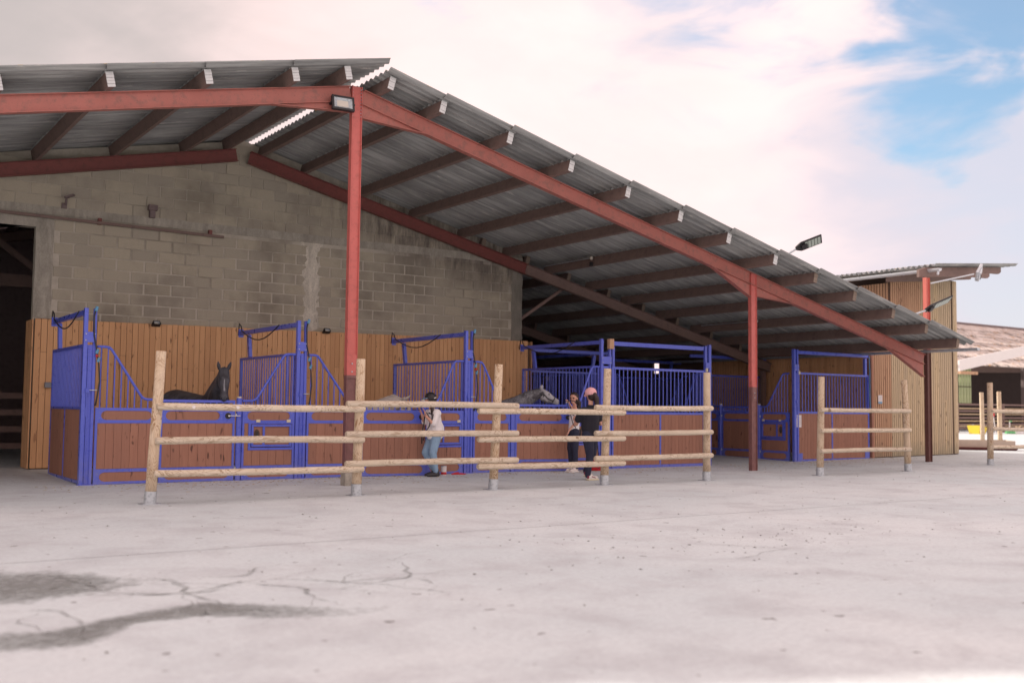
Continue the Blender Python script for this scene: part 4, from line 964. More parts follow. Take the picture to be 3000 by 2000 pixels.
fpost(fe, (16.6, YP, gz(16.6, YP)), (16.66, YP, 1.93)); fpost(fe, (19.44, YP, gz(19.4, YP)), (19.34, YP, 1.93))
for z in (1.28, .88, .48): frail(fe, (16.5, 13.31, z), (19.38, 13.31, z), .043)
fe = empty('pole_fence', (23, 13.7, .03), 'round pole fence running out of the frame at the right edge', 'fence', FG)
fpost(fe, (23.0, 13.7, .03), (23.03, 13.7, 1.965)); 
for z in (1.3, .9, .49): frail(fe, (22.42, 13.3, z), (25.9, 13.3, z-.03), .043)
fpost(fe, (25.9, 13.6, .07), (25.9, 13.6, 1.95))
for b, l in (((33.6, 20.28, .06), 'thick lone round pole standing in the far yard right beside the building edge'), ((32.4, 18.95, .06), 'second lone round pole in the far yard, right of the fence post')):
    s = empty('fence_post', b, l, 'post', 'lone poles in the far yard'); fpost(s, b, (b[0]-.03, b[1], 1.96), .07)

# ------------------------------------------------------------------ far barn
BY = 34.0
barn = empty('old_barn', (58, BY, 0), 'old barn far right with lichen covered roof and white sloped fascia', 'barn')
# corrugated roof, one sheet row after another
def big_corr(x0, x1, ya, za, yb, zb, per=.25, amp=.05):
    vs = []; n = int((x1-x0)/per*4)
    for (y, z) in ((ya, za), (yb, zb)):
        for i in range(n+1): vs.append((x0+(x1-x0)*i/n, y, z+amp*math.cos(i*math.pi/2)))
    return MB().add(vs, [(i, i+1, n+2+i, n+1+i) for i in range(n)])
m_ = 6; 
for j in range(m_):
    ya = BY+.1+j*1.45; za = 3.95+j*.60; make('roof_sheet_row', big_corr(53, 90, ya, za+.06, ya+1.55, za+.62), M['lichen'], barn, fix=False)
make('ridge_cap', MB().box(53, 90, BY+8.7, BY+9.1, 7.50, 7.70), M['darkwood'], barn)
make('fascia', MB().extr([(54.0, 3.60), (61.5, 4.86), (72, 6.6), (72, 7.2), (61.5, 5.40), (54.0, 4.22)], 'y', BY-.1, BY), M['white'], barn)
make('fascia_foot', MB().box(54.3, 56.0, BY+.02, BY+.2, 3.45, 3.62), M['cladR'], barn)
make('beam', MB().beam((56, BY+3, 3.9), (75, BY+3, 4.4), .2, .5), M['brownbeam'], barn)
mb = MB()
vs = []; n = 420
for z in (0, 4.7):
    for i in range(n+1): vs.append((54+.1*i, BY+6+.03*math.cos(i*math.pi/1.0), z))
mb.add(vs, [(i, i+1, n+2+i, n+1+i) for i in range(n)]); make('back_wall', mb, M['browncorr'], barn, fix=False)
# translucent ribbed panels
for z0, z1 in ((1.85, 2.82), (2.87, 3.95)):
    for i in range(8): make('ribbed_pane', MB().box(57.9+i*.155, 57.9+i*.155+.135, BY+2.4-.03*(i % 2), BY+2.44, z0, z1), M['greenpanel'], barn)
for x in (56.0, 64.2, 66): make('stanchion', MB().box(x, x+.22, BY+1.9, BY+2.1, 0, 4.2), M['darkwood'], barn)
br_ = empty('cattle_rails', (60, 32, 0), 'rusty horizontal cattle rails along the open front of the far barn', 'railing')
for z in (.42, .62, .98, 1.36, 1.72): make('rail', MB().tube([(50, 33, z), (72, 33, z+.02)], .045, 6), M['brownbeam'], br_)
for z in (.52, .80, 1.18, 1.5): make('rail', MB().tube([(50, 33.5, z), (72, 33.5, z+.02)], .035, 6), M['pale'], br_)
for x in (52.5, 57, 61.5): make('post', MB().box(x, x+.1, 33.1, 33.2, 0, 1.8), M['brownbeam'], br_)
make('kerb', MB().box(48, 72, 32.3, 32.6, 0, .12), M['render'], br_)
def at(px, py, Y):
    d = pdir(px, py); t = Y/d.y; return Vector((0, 0, CAMH))+d*t
p = at(2866, 1289, 31); w = .27
mb = MB().add([(p.x-w, p.y-.2, .08), (p.x+w, p.y-.2, .08), (p.x+w, p.y+.3, .08), (p.x-w, p.y+.3, .08), (p.x-w*1.35, p.y-.32, .62), (p.x+w*1.3, p.y-.32, .5), (p.x+w*1.3, p.y+.4, .5), (p.x-w*1.35, p.y+.4, .62)], [(0, 1, 2, 3), (0, 1, 5, 4), (1, 2, 6, 5), (2, 3, 7, 6), (3, 0, 4, 7)])
tag(make('yellow_tub', mb, M['yellow'], None), 'bright yellow plastic tub beside the far fence post', 'tub')
for i, (px, py0, py1, lean, m, lab) in enumerate(((2847, 1245, 1289, .02, 'grey', 'thin grey pole propped behind the yellow tub'), (2958, 1235, 1275, .05, 'white', 'white walking stick shaped handle leaning at the barn rails'), (2919, 1200, 1290, .4, 'redp', 'red and white broom leaning against the barn rails'))):
    a = at(px, py1, 31.5); b = at(px-(0 if i < 2 else 12), py0, 31.5); a.z = max(a.z, .05)
    e = empty('tool_handle', a, lab, 'tool'); make('shaft', MB().tube([a, b], .028, 6), M[m if m != 'redp' else 'white'], e)
    make('grip', MB().tube([b, b+Vector((.06, 0, .03)), b+Vector((.18, 0, .02))], .035, 6), M['leafy'] if i == 1 else M[m], e)
    if i == 2: make('brush_head', MB().box(b.x-.1, b.x+.12, b.y-.06, b.y+.06, b.z-.35, b.z-.05), M['redp'], e)
pl_ = empty('scrap_pile', at(2985, 1280, 31), 'heap of leaning boards and pipes at the right edge by the barn', 'pile')
for i in range(14):
    a = at(2953+random.uniform(0, 50), 1283+random.uniform(-2, 2), 31+random.uniform(-.3, .3)); b = at(2985+random.uniform(-20, 40), 1250+random.uniform(-5, 14), 31.3)
    a.z = max(a.z, .08); make('board', MB().beam(a, b, random.uniform(.05, .12), .03), M[random.choice(('pale', 'white', 'brownbeam', 'cladR'))], pl_)
a = at(2960, 1290, 30.9); make('sack', MB().ball((a.x, a.y, .2), .25, 8, (1.5, 1, .7)), M['leafy'], pl_); a = at(2990, 1283, 30.7); make('sack', MB().ball((a.x, a.y, .25), .22, 8, (1.6, 1, .8)), M['white'], pl_)

# cardboard box at the building corner
bx = empty('cardboard_box', (30.4, 18.3, .1), 'flattened open cardboard box on the ground by the building corner', 'box')
A = Vector((29.3, 18.3, .10)); 
mb = MB().add([(29.35, 18.7, .09), (31.1, 17.7, .09), (31.4, 18.2, .09), (29.6, 19.2, .09), (29.35, 18.7, .40), (31.1, 17.7, .40), (31.4, 18.2, .42), (29.6, 19.2, .42)], [(0, 1, 2, 3), (0, 1, 5, 4), (1, 2, 6, 5), (2, 3, 7, 6), (3, 0, 4, 7)])
make('tray', mb, M['card'], bx); make('side_flap', MB().add([(29.35, 18.68, .10), (31.1, 17.68, .10), (31.05, 17.55, .20), (29.2, 18.55, .22)], [(0, 1, 2, 3)]), M['reddark'], bx, fix=False); make('end_flap', MB().add([(29.35, 18.68, .10), (29.28, 18.66, .45), (29.02, 18.9, .42), (29.1, 18.95, .15)], [(0, 1, 2, 3)]), M['reddark'], bx, fix=False)

# ------------------------------------------------------------------ small things by the stalls
mb = MB().tube([(10.03, 16.74, 0), (10.03, 16.74, .16)], .052, 16); can = empty('paint_tin', (10.03, 16.74, 0), 'small white and grey tin behind the boots of the woman in white', 'tin'); make('tin_body', mb, M['white'], can, smooth=False)
make('tin_band', MB().tube([(10.03, 16.74, .01), (10.03, 16.74, .055)], .0535, 16, caps=False), M['redp'], can); make('tin_lid', MB().tube([(10.03, 16.74, .16), (10.03, 16.74, .17)], .055, 16), M['galv'], can)
o = blob('red_rag', [((10.2, 16.72, .01), (10.42, 16.70, .012), .018, .014), ((10.25, 16.72, .015), (10.36, 16.76, .03), .022, .015), ((10.36, 16.7, .012), (10.46, 16.66, .01), .02, .01)], M['redp'], None, .008, 1); o.location.z += .002; tag(o, 'crumpled red rag on the ground below the second stall', 'rag')
bk = empty('feed_bucket', (13.56, 16.62, 0), 'round red plastic bucket behind the fourth fence post', 'bucket')
mb = MB().tube([(13.56, 16.62, .005), (13.56, 16.62, .20), (13.56, 16.62, .21)], [.15, .195, .205], 24, caps=False).tube([(13.56, 16.62, .205), (13.56, 16.62, .03)], [.19, .145], 24, caps=False); mb.add([(13.56+.15*math.cos(R(a)), 16.62+.15*math.sin(R(a)), .012) for a in range(0, 360, 15)], [tuple(range(24))]); make('bucket_shell', mb, M['redp'], bk, smooth=True, fix=False)
make('bucket_handle', MB().tube([(13.56+.2*math.cos(R(a)), 16.62-.2-.02, .2-.16*math.sin(R(a))) for a in range(0, 181, 15)], .006, 6), M['black'], bk)

# ------------------------------------------------------------------ people
def hand(caps, wrist, d, n, side=1, s=1.0, curl=.35):
    """palm, four unequal bent fingers and a thumb; d: pointing direction, n: palm normal"""
    w = Vector(wrist); d = Vector(d).normalized(); n = Vector(n); n = (n-d*n.dot(d)).normalized(); a = d.cross(n)*side
    for k in (-1.1, -.35, .4, 1.1): caps.append((w+d*.01*s, w+d*.075*s+a*.017*k*s, .017*s, .0125*s))
    for k, L in zip((-1.25, -.42, .42, 1.25), (.060, .075, .080, .068)):
        b = w+d*.08*s+a*.019*k*s; m = b+(d+n*curl*.6).normalized()*L*.5*s; t = m+(d+n*curl*1.8).normalized()*L*.5*s
        caps.append((b, m, .0088*s, .0082*s)); caps.append((m, t, .0082*s, .0068*s))
    b = w+d*.02*s+a*.02*s; m = b+(a*.9+d*.7+n*.2).normalized()*.04*s; t = m+(d+a*.25+n*.5).normalized()*.032*s
    caps.append((b, m, .0115*s, .0098*s)); caps.append((m, t, .0095*s, .008*s))
def head(par, c, face, tiltv=(0, 0, 1), r=.092):
    """features placed on a head: eyes, nose, mouth, ears"""
    c = Vector(c); f = Vector(face).normalized(); u = Vector(tiltv); u = (u-f*u.dot(f)).normalized(); s = f.cross(u)
    for k in (-1, 1):
        p = c+f*r*.93+s*k*.033+u*.012; make('eye', MB().ball(p, .0115, 8), M['eye'], par, smooth=True)
    make('mouth', MB().beam(c+f*r*.97-u*.055-s*.02, c+f*r*.97-u*.055+s*.02, .006, .008), M['redp'], par)
def head_caps(c, face, r=.092, tiltv=(0, 0, 1)):
    c = Vector(c); f = Vector(face).normalized(); u = Vector(tiltv); u = (u-f*u.dot(f)).normalized(); s = f.cross(u)
    cp = [(c+u*.025-f*.012, c+u*.02+f*.012, r*.92, r*.90), (c-u*.01+f*.02, c-u*.075+f*.045, r*.72, r*.42), (c+f*(r+.002)+u*.0, c+f*(r+.014)-u*.022, .010, .014)]
    cp += [(c+f*r*.88-u*.055-s*.015, c+f*r*.88-u*.055+s*.015, .014, .014)]
    for k in (-1, 1): cp += [(c+s*k*(r*.86)+u*.012-f*.005, c+s*k*(r*.9)-u*.022, .014, .010)]
    return cp
def V(*a): return Vector(a)
# --- woman in white shirt with riding helmet, facing left to the stall door
w1 = empty('person', (9.64, 16.42, 0), 'woman in white shirt, light jeans and black riding helmet leaning at the stall door', 'person')
hp = V(9.655, 16.45, .76); ch = V(9.62, 16.45, 1.10); hd = V(9.525, 16.43, 1.385)
body = [(hp, ch, .115, .115), (hp+V(0, .05, -.02), hp+V(0, -.05, -.02), .105, .105), (ch+V(0, .12, .03), ch+V(0, -.12, .03), .07, .07), (ch, V(9.585, 16.45, 1.2), .09, .055), (V(9.59, 16.45, 1.2), hd-V(0, 0, .06), .047, .045)]
body += head_caps(hd, (-1, -.18, -.1), .088)
legs = [(V(9.65, 16.40, .74), V(9.575, 16.37, .43), .092, .058), (V(9.575, 16.37, .43), V(9.645, 16.37, .10), .056, .036), (V(9.67, 16.52, .74), V(9.53, 16.56, .43), .092, .058), (V(9.53, 16.56, .43), V(9.70, 16.56, .13), .056, .036)]
body += legs
sh1, el1, wr1 = V(9.60, 16.31, 1.15), V(9.51, 16.24, .935), V(9.345, 16.25, 1.10)
sh2, el2, wr2 = V(9.60, 16.59, 1.15), V(9.55, 16.64, .95), V(9.44, 16.56, 1.12)
body += [(sh1, el1, .045, .036), (el1, wr1, .035, .024), (sh2, el2, .045, .036), (el2, wr2, .035, .024)]
hand(body, wr1, (-.35, .02, 1), (-1, .3, 0), 1, .95, .2); hand(body, wr2, (-.35, .02, 1), (-1, .3, 0), -1, .95, .2)
b = blob('body', body, M['skin'], w1, .006, 2); head(w1, hd, (-1, -.18, -.1), r=.088)
shirt = [(hp+V(.0, 0, .05), ch, .150, .135), (hp+V(.015, .03, .02), hp+V(.015, -.03, .02), .142, .142), (ch+V(0, .12, .04), ch+V(0, -.12, .04), .085, .085), (ch+V(.02, 0, -.1), hp+V(.05, 0, .1), .12, .13), (hp+V(-.07, 0, .04), hp+V(-.10, -.02, -.03), .09, .07), (ch, V(9.59, 16.45, 1.19), .1, .065),
         (sh1+V(0, 0, .0), el1+V(0, .01, .03), .072, .066), (sh2, el2+V(0, 0, .04), .072, .066)]
blob('shirt', shirt, M['shirtw'], w1, .011, 3)
blob('jeans', [(a, b_, r1+.014, r2+.014) for a, b_, r1, r2 in legs]+[(V(9.66, 16.40, .76), V(9.66, 16.51, .76), .118, .118)], M['jeans'], w1, .011, 3)
for a_, t_ in ((V(9.645, 16.37, .15), 0), (V(9.70, 16.56, .17), 1)): make('sock', MB().tube([a_+V(0, 0, -.02), a_+V(.0, 0, .03)], .046, 14), M['sock'], w1, smooth=True)
for hx_, hy, dz in ((9.655, 16.37, 0), (9.715, 16.56, .02)): blob('boot', [((hx_+.02, hy, .05+dz), (hx_, hy, .13), .044, .044), ((hx_+.03, hy, .04+dz), (hx_-.12, hy-.01, .035), .042, .038), ((hx_-.10, hy-.01, .032), (hx_-.19, hy-.015, .026), .038, .022)], M['boot'], w1, .008, 2)
def helm(mb): pass
blob('helmet', [(hd+V(.02, 0, .035), hd+V(.035, 0, .03), .112, .105), (hd+V(.05, 0, -.03), hd+V(.06, 0, -.05), .085, .07)], M['black'], w1, .009, 2)
make('helmet_peak', MB().add([hd+V(-.085, -.07, .035), hd+V(-.085, .07, .035), hd+V(-.155, .03, .015), hd+V(-.155, -.05, .015), hd+V(-.085, -.07, .028), hd+V(-.085, .07, .028), hd+V(-.155, .03, .009), hd+V(-.155, -.05, .009)], [(0, 1, 2, 3), (4, 5, 6, 7), (0, 3, 7, 4), (1, 2, 6, 5), (2, 3, 7, 6)]), M['cyan'], w1)
make('helmet_badge', MB().beam(hd+V(.03, -.108, .03), hd+V(.08, -.098, .045), .004, .014), M['white'], w1)
blob('hair', [(hd+V(.01, -.05, -.06), V(9.535, 16.32, 1.10), .035, .03), (V(9.535, 16.32, 1.10), V(9.53, 16.31, .97), .03, .012), (hd+V(.03, .0, -.07), hd+V(.04, 0, -.12), .06, .05)], M['hair'], w1, .008, 2)
ld = empty('lead_rope', (9.36, 16.5, 1.1), 'black leather lead straps hanging from the hands of the woman in white', 'strap')
make('strap', MB().tube([(9.39, 16.3, 1.16), (9.45, 16.28, 1.05), (9.44, 16.27, .92), (9.36, 16.28, .80), (9.33, 16.3, .66)], .010, 6), M['black'], ld, smooth=True); make('strap', MB().tube([(9.38, 16.33, 1.15), (9.35, 16.32, .95), (9.31, 16.32, .78), (9.32, 16.33, .60)], .012, 6), M['black'], ld, smooth=True); make('strap', MB().tube([(9.42, 16.28, 1.15), (9.48, 16.22, 1.12), (9.47, 16.24, 1.02), (9.42, 16.27, 1.05)], .014, 6), M['black'], ld, smooth=True)

# --- woman in white strap top, side on, holding a lead by her face
w2 = empty('person', (12.87, 16.45, 0), 'dark haired woman in white strap top and navy trousers holding a black lead up', 'person')
hd = V(12.80, 16.38, 1.455); ch = V(12.88, 16.44, 1.14); hp = V(12.87, 16.46, .80); fd = (-1, -.55, -.05)
legs = [(V(12.85, 16.40, .78), V(12.84, 16.38, .45), .085, .053), (V(12.84, 16.38, .45), V(12.87, 16.40, .08), .052, .035), (V(12.89, 16.53, .78), V(12.86, 16.55, .45), .085, .053), (V(12.86, 16.55, .45), V(12.90, 16.56, .08), .052, .035)]
body = [(hp, ch, .095, .095), (hp+V(.0, .05, -.02), hp+V(0, -.05, -.02), .09, .09), (ch+V(.05, .10, .05), ch+V(-.03, -.12, .05), .055, .055), (ch, V(12.86, 16.42, 1.25), .08, .05), (V(12.86, 16.42, 1.25), hd+V(.02, .01, -.07), .042, .04)]+head_caps(hd, fd, .084)+legs
sh1, el1, wr1 = V(12.87, 16.28, 1.21), V(12.68, 16.16, .98), V(12.47, 16.10, .83)
sh2, el2, wr2 = V(12.88, 16.52, 1.21), V(12.73, 16.30, 1.20), V(12.59, 16.24, 1.335)
body += [(sh1, el1, .040, .032), (el1, wr1, .031, .021), (sh2, el2, .040, .032), (el2, wr2, .031, .021)]
hand(body, wr1, (-.5, -.1, -1), (-.6, .4, .3), 1, .9, .3); hand(body, wr2, (-.35, -.1, .7), (-.7, .5, -.3), -1, .9, 1.1)
blob('body', body, M['skin'], w2, .006, 2); head(w2, hd, fd, r=.084)
blob('top', [(hp+V(0, 0, .03), ch+V(0, 0, .0), .108, .108), (ch+V(.03, .07, .0), ch+V(-.02, -.08, .0), .075, .075)], M['shirtw'], w2, .009, 3)
for dy in (-.08, .08): make('shoulder_strap', MB().tube([ch+V(-.06, dy, .05), ch+V(0, dy, .11), ch+V(.08, dy, .05)], .008, 6), M['shirtw'], w2)
blob('trousers', [(a, b_, r1+.012, r2+.018) for a, b_, r1, r2 in legs]+[(V(12.86, 16.42, .78), V(12.88, 16.52, .78), .104, .104)], M['navy'], w2, .010, 3)
for hx_, hy in ((12.87, 16.40), (12.90, 16.56)): blob('shoe', [((hx_+.02, hy, .045), (hx_-.03, hy-.01, .06), .04, .04), ((hx_-.02, hy-.01, .04), (hx_-.14, hy-.05, .035), .038, .032)], M['shoew'], w2, .008, 2); make('sole', MB().beam((hx_+.06, hy+.01, .012), (hx_-.175, hy-.06, .012), .075, .02), M['white'], w2)
blob('hair', [(hd+V(.018, .012, .042), hd+V(.04, .02, .0), .090, .088), (hd+V(.07, .03, -.01), V(12.96, 16.42, 1.36), .06, .055), (V(12.96, 16.42, 1.36), V(12.96, 16.40, 1.20), .05, .02)], M['hair'], w2, .008, 2)
gs = []
s_ = Vector(fd).normalized().cross(V(0, 0, 1))
for k in (-1, 1):
    c = hd+Vector(fd).normalized()*.094+s_*k*.034+V(0, 0, .012); make('spectacle_rim', MB().tube([c+s_*.022*math.cos(R(a))+V(0, 0, .018*math.sin(R(a))) for a in range(0, 361, 30)], .0022, 5), M['black'], w2)
ld = empty('lead_rope', (12.56, 16.2, 1.1), 'black lead rope looped from the raised hand of the woman in white strap top', 'rope')
make('rope', MB().tube([(12.56, 16.2, 1.40), (12.50, 16.17, 1.41), (12.47, 16.15, 1.34), (12.50, 16.1, 1.15), (12.54, 16.06, .95), (12.60, 16.05, .88)], .009, 6).tube([(12.56, 16.2, 1.42), (12.63, 16.14, 1.40), (12.68, 16.08, 1.30), (12.66, 16.04, 1.14), (12.60, 16.05, 1.09), (12.54, 16.1, 1.15), (12.52, 16.12, 1.30)], .009, 6), M['black'], ld, smooth=True)

# --- woman in black T-shirt and pink cap, seen from behind
w3 = empty('person', (11.6, 14.4, 0), 'woman seen from behind in pink cap, black T-shirt and navy trousers', 'person')
hd = V(11.655, 14.42, 1.50); ch = V(11.62, 14.40, 1.14); hp = V(11.64, 14.42, .82); fd = (.1, 1, .05)
hipL, hipR = V(11.57, 14.40, .80), V(11.73, 14.46, .80)
knL, knR, anL, anR = V(11.60, 14.37, .45), V(11.74, 14.47, .47), V(11.545, 14.36, .09), V(11.74, 14.66, .14)
legs = [(hipL, knL, .098, .06), (knL, anL, .058, .037), (hipR, knR, .098, .06), (knR, anR, .058, .037)]
body = [(hp, ch, .12, .12), (hipL, hipR, .095, .095), (ch+V(-.13, 0, .08), ch+V(.13, .03, .08), .06, .06), (ch, V(11.64, 14.41, 1.30), .09, .052), (V(11.64, 14.41, 1.3), hd-V(0, 0, .06), .046, .044)]+head_caps(hd, fd, .09)+legs
sh1, el1, wr1 = V(11.80, 14.43, 1.22), V(11.865, 14.40, .99), V(11.85, 14.62, 1.06)
sh2, el2, wr2 = V(11.44, 14.40, 1.20), V(11.43, 14.56, .98), V(11.55, 14.74, 1.06)
body += [(sh1, el1, .045, .037), (el1, wr1, .035, .024), (sh2, el2, .045, .037), (el2, wr2, .035, .024)]
hand(body, wr1, (-.2, 1, .2), (-1, 0, 0), 1, 1, .7); hand(body, wr2, (.3, 1, .2), (1, 0, 0), -1, 1, .7)
blob('body', body, M['skin'], w3, .006, 2); head(w3, hd, fd, r=.09)
blob('t_shirt', [(hp+V(0, 0, .06), ch, .148, .145), (hipL+V(.03, 0, .02), hipR+V(-.0, 0, .02), .118, .118), (ch+V(-.14, 0, .07), ch+V(.15, .03, .07), .078, .078), (ch+V(-.05, 0, 0), hp+V(-.06, 0, .08), .115, .115), (ch+V(.06, 0, 0), hp+V(.06, 0, .08), .115, .115), (ch, V(11.64, 14.41, 1.28), .11, .065),
         (sh1, sh1.lerp(el1, .62), .072, .066), (sh2, sh2.lerp(el2, .62), .072, .066)], M['shirtb'], w3, .011, 3)
blob('trousers', [(a, b_, r1+.013, r2+.014) for a, b_, r1, r2 in legs]+[(hipL, hipR, .108, .108)], M['navy'], w3, .010, 3)
for (x_, y_, z_, dx_, dy_, dz_) in ((11.56, 14.34, .0, .17, .02, 0), (11.73, 14.64, .05, .12, .12, -.04)):
    sh = blob('shoe', [((x_, y_, z_+.05), (x_+dx_*.25, y_+dy_*.25, z_+.075), .044, .04), ((x_+dx_*.2, y_+dy_*.2, z_+.048), (x_+dx_, y_+dy_, z_+.04+dz_*.7), .042, .036)], M['shoew'], w3, .008, 2)
    make('sole', MB().beam((x_-dx_*.28, y_-dy_*.28, z_+.016), (x_+dx_*1.22, y_+dy_*1.22, z_+.014+dz_*.8), .085, .026), M['cream'], w3, bevel=.006)
    make('heel_patch', MB().ball((x_-.028, y_-.01, z_+.06), .03, 8, (.8, .9, 1)), M['maroon'], w3, smooth=True); make('side_stripe', MB().beam((x_+dx_*.2, y_+dy_*.2-.042, z_+.07), (x_+dx_*.75, y_+dy_*.75-.038, z_+.045+dz_*.5), .006, .014), M['maroon'], w3)
cap = blob('cap', [(hd+V(0, -.005, .035), hd+V(0, .02, .035), .102, .10)], M['pink'], w3, .008, 2)
for v in cap.data.vertices:
    if v.co.z < -.035: v.co.z = -.035
make('cap_peak', MB().tube([hd+V(0, .06, .03), hd+V(0, .13, .022), hd+V(0, .17, .015)], [.085, .075, .04], 14, True, .12), M['pink'], w3)
make('cap_opening', MB().ball(hd+V(0, -.098, .012), .032, 10, (1, .4, .9)), M['hair'], w3)
blob('hair', [(hd+V(0, -.03, -.02), hd+V(0, -.03, -.04), .083, .07), (hd+V(.005, -.105, .01), hd+V(.02, -.13, -.06), .034, .045), (hd+V(.02, -.13, -.06), hd+V(.035, -.13, -.22), .045, .038), (hd+V(.035, -.13, -.22), hd+V(.04, -.12, -.32), .036, .012)], M['hair'], w3, .008, 2)
make('neck_label', MB().box(11.675, 11.69, 14.27, 14.274, 1.275, 1.29), M['white'], w3)
ld = empty('lead_rope', (11.86, 14.5, .8), 'black lead rope trailing at the right leg of the woman in the pink cap', 'rope')
make('rope', MB().tube([(11.85, 14.62, 1.05), (11.83, 14.5, .8), (11.83, 14.45, .66), (11.85, 14.45, .5), (11.91, 14.5, .33)], .010, 6), M['black'], ld, smooth=True)

# ------------------------------------------------------------------ horses
def horse(label, chest, rump, withers, poll, muzzle, coat, headcoat, mane, ears, side=None, sc=1.0, crest=(), eyeside=(-1, 1), hw=1.0):
    chest, rump, withers, poll, muzzle = map(Vector, (chest, rump, withers, poll, muzzle))
    h = empty('horse', ((chest.x+rump.x)/2, (chest.y+rump.y)/2, 0), label, 'horse')
    ax = (rump-chest); ax.z = 0; ax.normalize(); sd_ = Vector((-ax.y, ax.x, 0)); U = Vector((0, 0, 1))
    mid = chest.lerp(rump, .5)-U*.03
    c = [(chest, mid, .27*sc, .29*sc), (mid, rump, .29*sc, .28*sc), (withers, chest, .12*sc, .22*sc), (rump-U*.05, rump+ax*.15-U*.06, .26*sc, .2*sc)]
    nb0 = chest-ax*.10+U*.02; nd_ = poll-withers
    c += [(nb0, chest.lerp(poll, .5)-U*.02, .20*sc, .14*sc), (chest.lerp(poll, .5)-U*.02, poll-nd_.normalized()*.03, .14*sc, .088*sc), (withers, withers.lerp(poll, .5), .11*sc, .095*sc), (withers.lerp(poll, .5), poll, .095*sc, .07*sc)]
    cp_ = [(chest-ax*.02+U*.08, .20*sc)]+[(Vector(p_), r_) for p_, r_ in crest]+[(poll-U*.01, .078*hw)]
    if crest: c += [(a_[0], b_[0], a_[1], b_[1]) for a_, b_ in zip(cp_, cp_[1:])]
    for k, base in ((-1, chest-ax*.03), (1, chest-ax*.03)):
        p0 = base+sd_*.15*k*sc; p0.z = chest.z-.1; kn = Vector((p0.x, p0.y, .46*sc)); ft = Vector((p0.x, p0.y, .11)); c += [(p0, kn, .10*sc, .06*sc), (kn, ft, .055*sc, .04*sc)]
    for k in (-1, 1):
        p0 = rump+sd_*.15*k*sc+ax*.02; st_ = p0-ax*.08; st_.z = rump.z-.36; hk = p0+ax*.16; hk.z = .52*sc; ft = p0+ax*.10; ft.z = .11; c += [(p0, st_, .2*sc, .13*sc), (st_, hk, .12*sc, .062*sc), (hk, ft, .055*sc, .042*sc)]
    b = blob('body', c, coat, h, .018, 4)
    for k in (-1, 1):
        p0 = chest-ax*.03+sd_*.15*k*sc; make('hoof', MB().tube([(p0.x, p0.y, .0+gz(p0.x, p0.y)), (p0.x, p0.y, .10)], [.062, .048], 12), M['black'], h)
        p0 = rump+sd_*.15*k*sc+ax*.12; make('hoof', MB().tube([(p0.x, p0.y, .0+gz(p0.x, p0.y)), (p0.x, p0.y, .10)], [.062, .048], 12), M['black'], h)
    d = (muzzle-poll); L = d.length; d.normalize(); nk = (poll-withers).normalized()
    hs = d.cross(nk); hs.normalize() if hs.length > .1 else None
    s = d.cross(Vector((0, 0, 1))).normalized(); f = s.cross(d).normalized()        # f: forward/up off the nose line
    if f.z < 0 and abs(d.z) < .9: f = -f
    ey = poll+d*L*.34
    hc = [(poll, ey, .075, .080), (ey, poll+d*L*.68, .074, .052), (poll+d*L*.68, muzzle-d*.05, .050, .050), (muzzle-d*.05, muzzle-d*.03-f*.03, .050, .042),
          (poll+d*L*.18-f*.07, poll+d*L*.42-f*.075, .072, .062), (poll+d*L*.42-f*.06, muzzle-d*.06-f*.035, .052, .034)]
    for k in (-1, 1): hc += [(ey+s*k*.055+f*.025-d*.015, ey+s*k*.055+f*.02+d*.03, .028, .02), (poll+d*L*.22-f*.07+s*k*.03, poll+d*L*.38-f*.08+s*k*.03, .055, .05), (muzzle-d*.03+s*k*.024+f*.01, muzzle-d*.015+s*k*.024, .024, .022)]
    hc = [(p_, q_, a_*hw, b_*hw) for p_, q_, a_, b_ in hc]
    for (bs, tp) in ears:
        bs = Vector(bs); tp = Vector(tp); m_ = bs.lerp(tp, .45); hc += [(bs, m_, .028, .032), (m_, bs.lerp(tp, .8), .031, .017), (bs.lerp(tp, .8), tp, .013, .005)]
    hd_ = blob('head', hc, headcoat, h, .009, 3)
    for k in eyeside: make('eye', MB().ball(ey+s*k*.073+f*.028, .019, 10), M['eye'], hd_, smooth=True)
    for k in (-1, 1): make('nostril', MB().ball(muzzle-d*.012+s*k*.036+f*.012, .014, 8, (1, 1, 1.4)), M['eye'], hd_, smooth=True)
    # mane: locks along the crest
    mc = []; n = 30; mp_ = [withers+U*.09]+([Vector(p_)+U*r_*.93 for p_, r_ in crest] if crest else [])+[poll+U*.062*hw]
    for i in range(n):
        t = i/(n-1); u_ = t*(len(mp_)-1); i_ = min(int(u_), len(mp_)-2); p = mp_[i_].lerp(mp_[i_+1], u_-i_); p += Vector((random.uniform(-.01, .01), random.uniform(-.01, .01), 0)); q = p+(side or sd_*.08)*random.uniform(.8, 1.2)-U*random.uniform(.10, .17)
        mc += [(p, q, .022, .012)]
    mc += [(poll+U*.045, poll+d*L*.20+f*.07, .030, .014), (poll+U*.04+s*.02, poll+d*L*.26+f*.072+s*.01, .022, .008)]
    blob('mane', mc, mane, h, .010, 1)
    t0 = rump+ax*.30+U*.10; blob('tail', [(t0, t0+ax*.12-U*.12, .04, .05), (t0+ax*.12-U*.12, t0+ax*.16-U*.75, .055, .03)], mane, h, .016, 2)
    return h, d, s, f, L
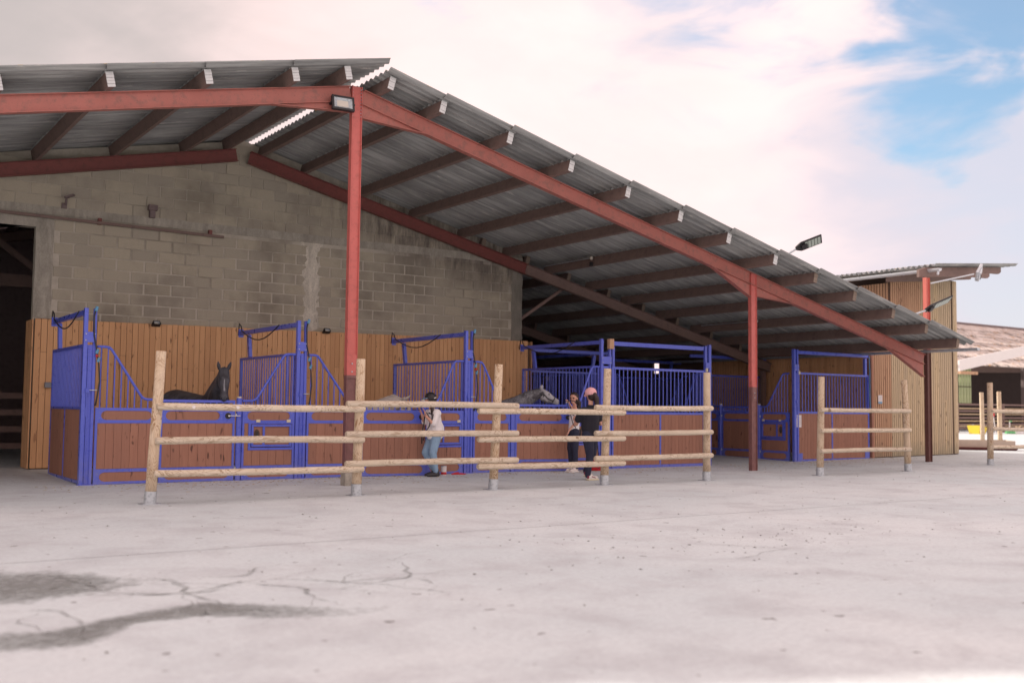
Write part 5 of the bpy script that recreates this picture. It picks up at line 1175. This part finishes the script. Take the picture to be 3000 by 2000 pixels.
h, d, s, f, L = horse('black horse looking over the first stall door straight at the camera', (6.04, 17.75, 1.12), (5.70, 18.95, 1.25), (5.95, 17.9, 1.34), (5.96, 17.18, 1.80), (5.89, 16.93, 1.345), M['coatk'], M['coatk'], M['manek'],
     (((5.875, 17.17, 1.86), (5.835, 17.13, 1.985)), ((6.03, 17.17, 1.86), (6.065, 17.13, 1.985))), side=Vector((-.06, -.06, 0)), crest=(((6.0, 17.55, 1.42), .16), ((5.98, 17.3, 1.62), .12)), hw=1.24)
mt = simple('star_marking', (.30, .31, .34), .6, 0, .4, 30)
pb = Vector((5.96, 17.18, 1.80)); mz = Vector((5.89, 16.93, 1.345)); f = f*1.24
blob('face_marking', [(pb.lerp(mz, .36)+f*.068, pb.lerp(mz, .52)+f*.056, .012, .010), (pb.lerp(mz, .52)+f*.056+s*.004, pb.lerp(mz, .74)+f*.044, .010, .016)], mt, h, .007, 1)
h, d, s, f, L = horse('grey horse with pale face and dark halter looking out to the right', (11.98, 17.75, 1.08), (11.35, 18.95, 1.12), (11.93, 17.72, 1.28), (12.745, 17.40, 1.585), (13.10, 17.28, 1.375), M['coatg'], M['coatgh'], M['maneg'],
     (((12.71, 17.34, 1.63), (12.655, 17.30, 1.73)), ((12.80, 17.46, 1.65), (12.80, 17.44, 1.745))), side=Vector((.0, -.12, 0)), crest=(((12.2, 17.6, 1.30), .17), ((12.5, 17.5, 1.49), .125)), hw=1.14)
pb = Vector((12.745, 17.40, 1.585)); mz = Vector((13.10, 17.28, 1.375))
def ring(c, ax_, r, w, n=18, sx=1.0):
    ax_ = Vector(ax_).normalized(); a = s.copy(); b = ax_.cross(a).normalized(); return [c+a*math.cos(2*math.pi*i/n)*r*sx+b*math.sin(2*math.pi*i/n)*r for i in range(n+1)]
hl = link(bpy.data.objects.new('halter', None)); hl.parent = h; hl.location = pb-wloc(h)
make('noseband', MB().tube(ring(pb.lerp(mz, .70)-f*.012, d, .070, 1, sx=.93), .009, 6), M['black'], hl, smooth=True)
make('headpiece', MB().tube(ring(pb.lerp(mz, .10)-f*.03, (d*.75+f*.6), .115, 1, sx=.80), .009, 6), M['black'], hl, smooth=True)
for k in (-1, 1): make('cheek_strap', MB().tube([pb.lerp(mz, .12)+s*k*.098-f*.02, pb.lerp(mz, .35)+s*k*.104-f*.06, pb.lerp(mz, .66)+s*k*.068-f*.045], .009, 6), M['black'], hl, smooth=True); make('ring', MB().tube([pb.lerp(mz, .08)+s*k*.105+f*.0+d*.018*math.cos(R(a))+f*.018*math.sin(R(a)) for a in range(0, 361, 30)], .004, 5), M['chrome'], hl)
h, d, s, f, L = horse('cream horse with its head lowered behind the second stall door', (8.95, 17.85, 1.02), (8.0, 18.7, 1.03), (9.05, 17.82, 1.22), (9.60, 17.60, 1.33), (9.78, 17.42, .98), M['coatp'], M['coatp'], M['manep'],
     (((9.58, 17.53, 1.36), (9.60, 17.50, 1.45)), ((9.66, 17.66, 1.37), (9.80, 17.62, 1.48))), side=Vector((.0, -.10, 0)), sc=.92, crest=(((9.25, 17.75, 1.24), .17), ((9.45, 17.66, 1.355), .13)))
